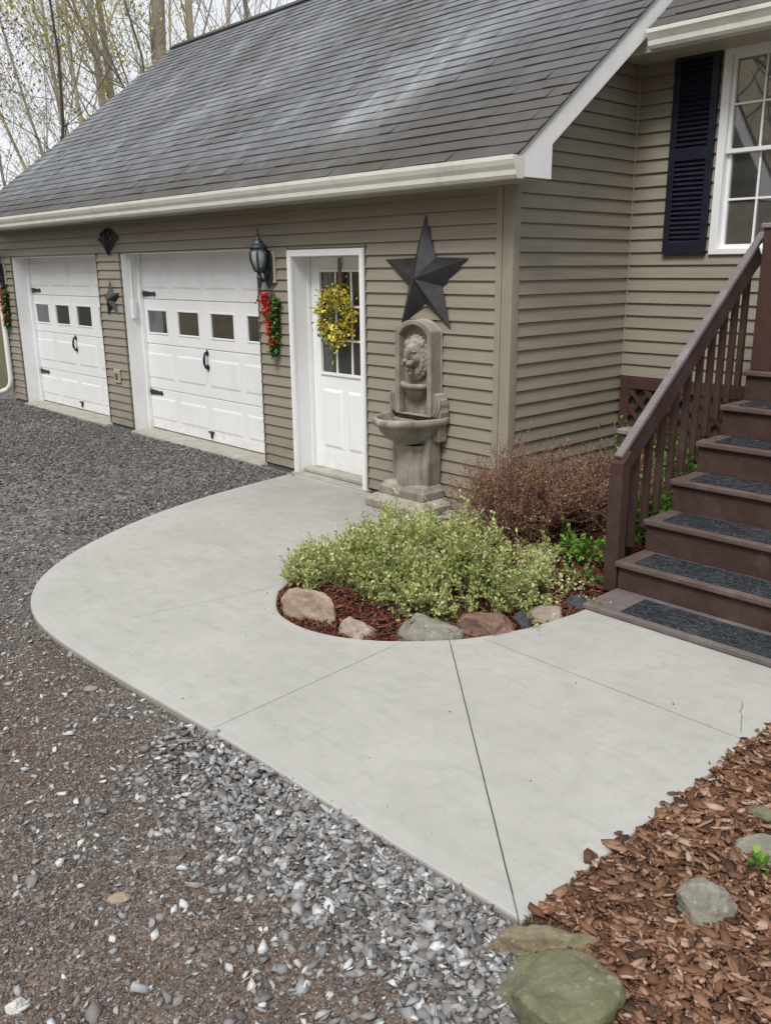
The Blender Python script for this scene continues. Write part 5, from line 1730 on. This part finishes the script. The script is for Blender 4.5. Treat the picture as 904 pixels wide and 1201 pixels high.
# woods across the drive (mirrored in the window panes) as one far mass
r = np.random.default_rng(99)
wd = MB()
for i in range(110):
    a = r.uniform(-1.35, 1.25); dist = r.uniform(20, 46) if a > -.45 else r.uniform(14, 34)
    bx = 2 + math.sin(a) * dist; by = -6 - math.cos(a) * dist
    H = r.uniform(11, 18); R0 = r.uniform(.12, .32)
    wd.tube([(bx, by, -1), (bx + r.normal(0, .3), by, H * .5), (bx + r.normal(0, .8), by, H)], [R0, R0 * .7, .03], 6, False)
    for k in range(16):
        z = H * r.uniform(.3, .98); an = r.uniform(0, 2 * PI); L = r.uniform(1.5, 4)
        wd.tube([(bx, by, z), (bx + math.cos(an) * L * .6, by + math.sin(an) * L * .6, z + L * .5), (bx + math.cos(an) * L, by + math.sin(an) * L, z + L * 1.05)], [R0 * .35, R0 * .2, .015], 4, False)
o = wd.build('woods', M['bark_grey'], None); tag(o, 'bare woods across the drive', 'woods', None, 'stuff')
M['litter'] = simple('leaf_litter', (.20, .145, .085), .95, .4, 3, .3, 8, dirt=(.12, .13, .045), dirt_amt=.6, dscale=.3)
ang = np.linspace(-1.5, 1.5, 40); rad_ = np.linspace(34, 95, 16)  # unseen hillside, added so the window panes mirror brown instead of sky
A, Rr = np.meshgrid(ang, rad_, indexing='ij')
Rr = Rr - 14 * np.clip((-.25 - A) / .35, 0, 1) * np.clip((95 - Rr) / 61, 0, 1)
hx = 2 + np.sin(A) * Rr; hy = -6 - np.cos(A) * Rr
hz = -.5 + 24 * np.clip((Rr - 34 + 14 * np.clip((-.25 - A) / .35, 0, 1)) / 45, 0, 1) ** .8 + 1.2 * vnoise(hx, hy, .08, 3)
idx = np.arange(hx.size).reshape(hx.shape)
F = np.stack([idx[:-1, :-1], idx[1:, :-1], idx[1:, 1:], idx[:-1, 1:]], -1).reshape(-1, 4)
o = np_mesh('added_hills', np.stack([hx, hy, hz], -1).reshape(-1, 3), F, M['litter'], None, None, True); tag(o, None, None, None, 'structure')

# ================================================================== LIGHT, SKY, CAMERA
w = bpy.data.worlds.new('World'); SC.world = w; w.use_nodes = True
nt = w.node_tree; nt.nodes.clear()
out = nt.nodes.new('ShaderNodeOutputWorld'); bg = nt.nodes.new('ShaderNodeBackground'); sky = nt.nodes.new('ShaderNodeTexSky')
SUN_EL, SUN_AZ = math.radians(52), math.radians(158)       # azimuth clockwise from +y
sky.sky_type = 'NISHITA'; sky.sun_disc = False; sky.sun_elevation = SUN_EL; sky.sun_rotation = SUN_AZ
sky.altitude = 200; sky.air_density = 1.0; sky.dust_density = 5.0; sky.ozone_density = 1.0
hs = nt.nodes.new('ShaderNodeHueSaturation'); hs.inputs['Saturation'].default_value = .30; hs.inputs['Value'].default_value = 1.0
nt.links.new(sky.outputs[0], hs.inputs['Color'])
# thin overcast: grey-white cloud veil mixed over the clear sky
tc = nt.nodes.new('ShaderNodeTexCoord'); nz = nt.nodes.new('ShaderNodeTexNoise'); nz.inputs['Scale'].default_value = 2.2; nz.inputs['Detail'].default_value = 5
nt.links.new(tc.outputs['Generated'], nz.inputs['Vector'])
mr = nt.nodes.new('ShaderNodeMapRange'); mr.inputs[1].default_value = .3; mr.inputs[2].default_value = .7; mr.inputs[3].default_value = .55; mr.inputs[4].default_value = .9
nt.links.new(nz.outputs[0], mr.inputs[0])
mx = nt.nodes.new('ShaderNodeMix'); mx.data_type = 'RGBA'
nt.links.new(mr.outputs[0], mx.inputs[0]); nt.links.new(hs.outputs[0], mx.inputs[6]); mx.inputs[7].default_value = (8.3, 8.7, 9.3, 1)
nt.links.new(mx.outputs[2], bg.inputs[0]); bg.inputs[1].default_value = .090
nt.links.new(bg.outputs[0], out.inputs[0])
sl_ = bpy.data.lights.new('sun', 'SUN'); sl_.energy = 1.65; sl_.angle = math.radians(20); sl_.color = (1, .965, .91)
so = bpy.data.objects.new('sun', sl_); COL.objects.link(so)
sd = Vector((math.sin(SUN_AZ) * math.cos(SUN_EL), math.cos(SUN_AZ) * math.cos(SUN_EL), math.sin(SUN_EL)))
so.rotation_euler = sd.to_track_quat('Z', 'Y').to_euler(); so.location = (0, 0, 20)

cam = bpy.data.cameras.new('camera'); co = bpy.data.objects.new('camera', cam); COL.objects.link(co)
rt = Vector((.68134, .73193, -.00917)); 
yaw, pit, rol = CAMROT = (math.radians(-47.055), math.radians(15.586), math.radians(-.526))
fw = Vector((math.sin(yaw) * math.cos(pit), math.cos(yaw) * math.cos(pit), -math.sin(pit)))
rt0 = Vector((math.cos(yaw), -math.sin(yaw), 0)); up0 = rt0.cross(fw)
rt = rt0 * math.cos(rol) + up0 * math.sin(rol); up = -rt0 * math.sin(rol) + up0 * math.cos(rol)
Mx = Matrix((( rt.x, up.x, -fw.x, CAM.x), (rt.y, up.y, -fw.y, CAM.y), (rt.z, up.z, -fw.z, CAM.z), (0, 0, 0, 1)))
co.matrix_world = Mx
cam.sensor_fit = 'HORIZONTAL'; cam.sensor_width = 36; cam.lens = 1030 / 904 * 36
cam.clip_start = .05; cam.clip_end = 600
SC.camera = co
SC.view_settings.view_transform = 'Standard'; SC.view_settings.look = 'None'; SC.view_settings.gamma = 1; SC.view_settings.exposure = 0.58
SC.view_settings.use_curve_mapping = False
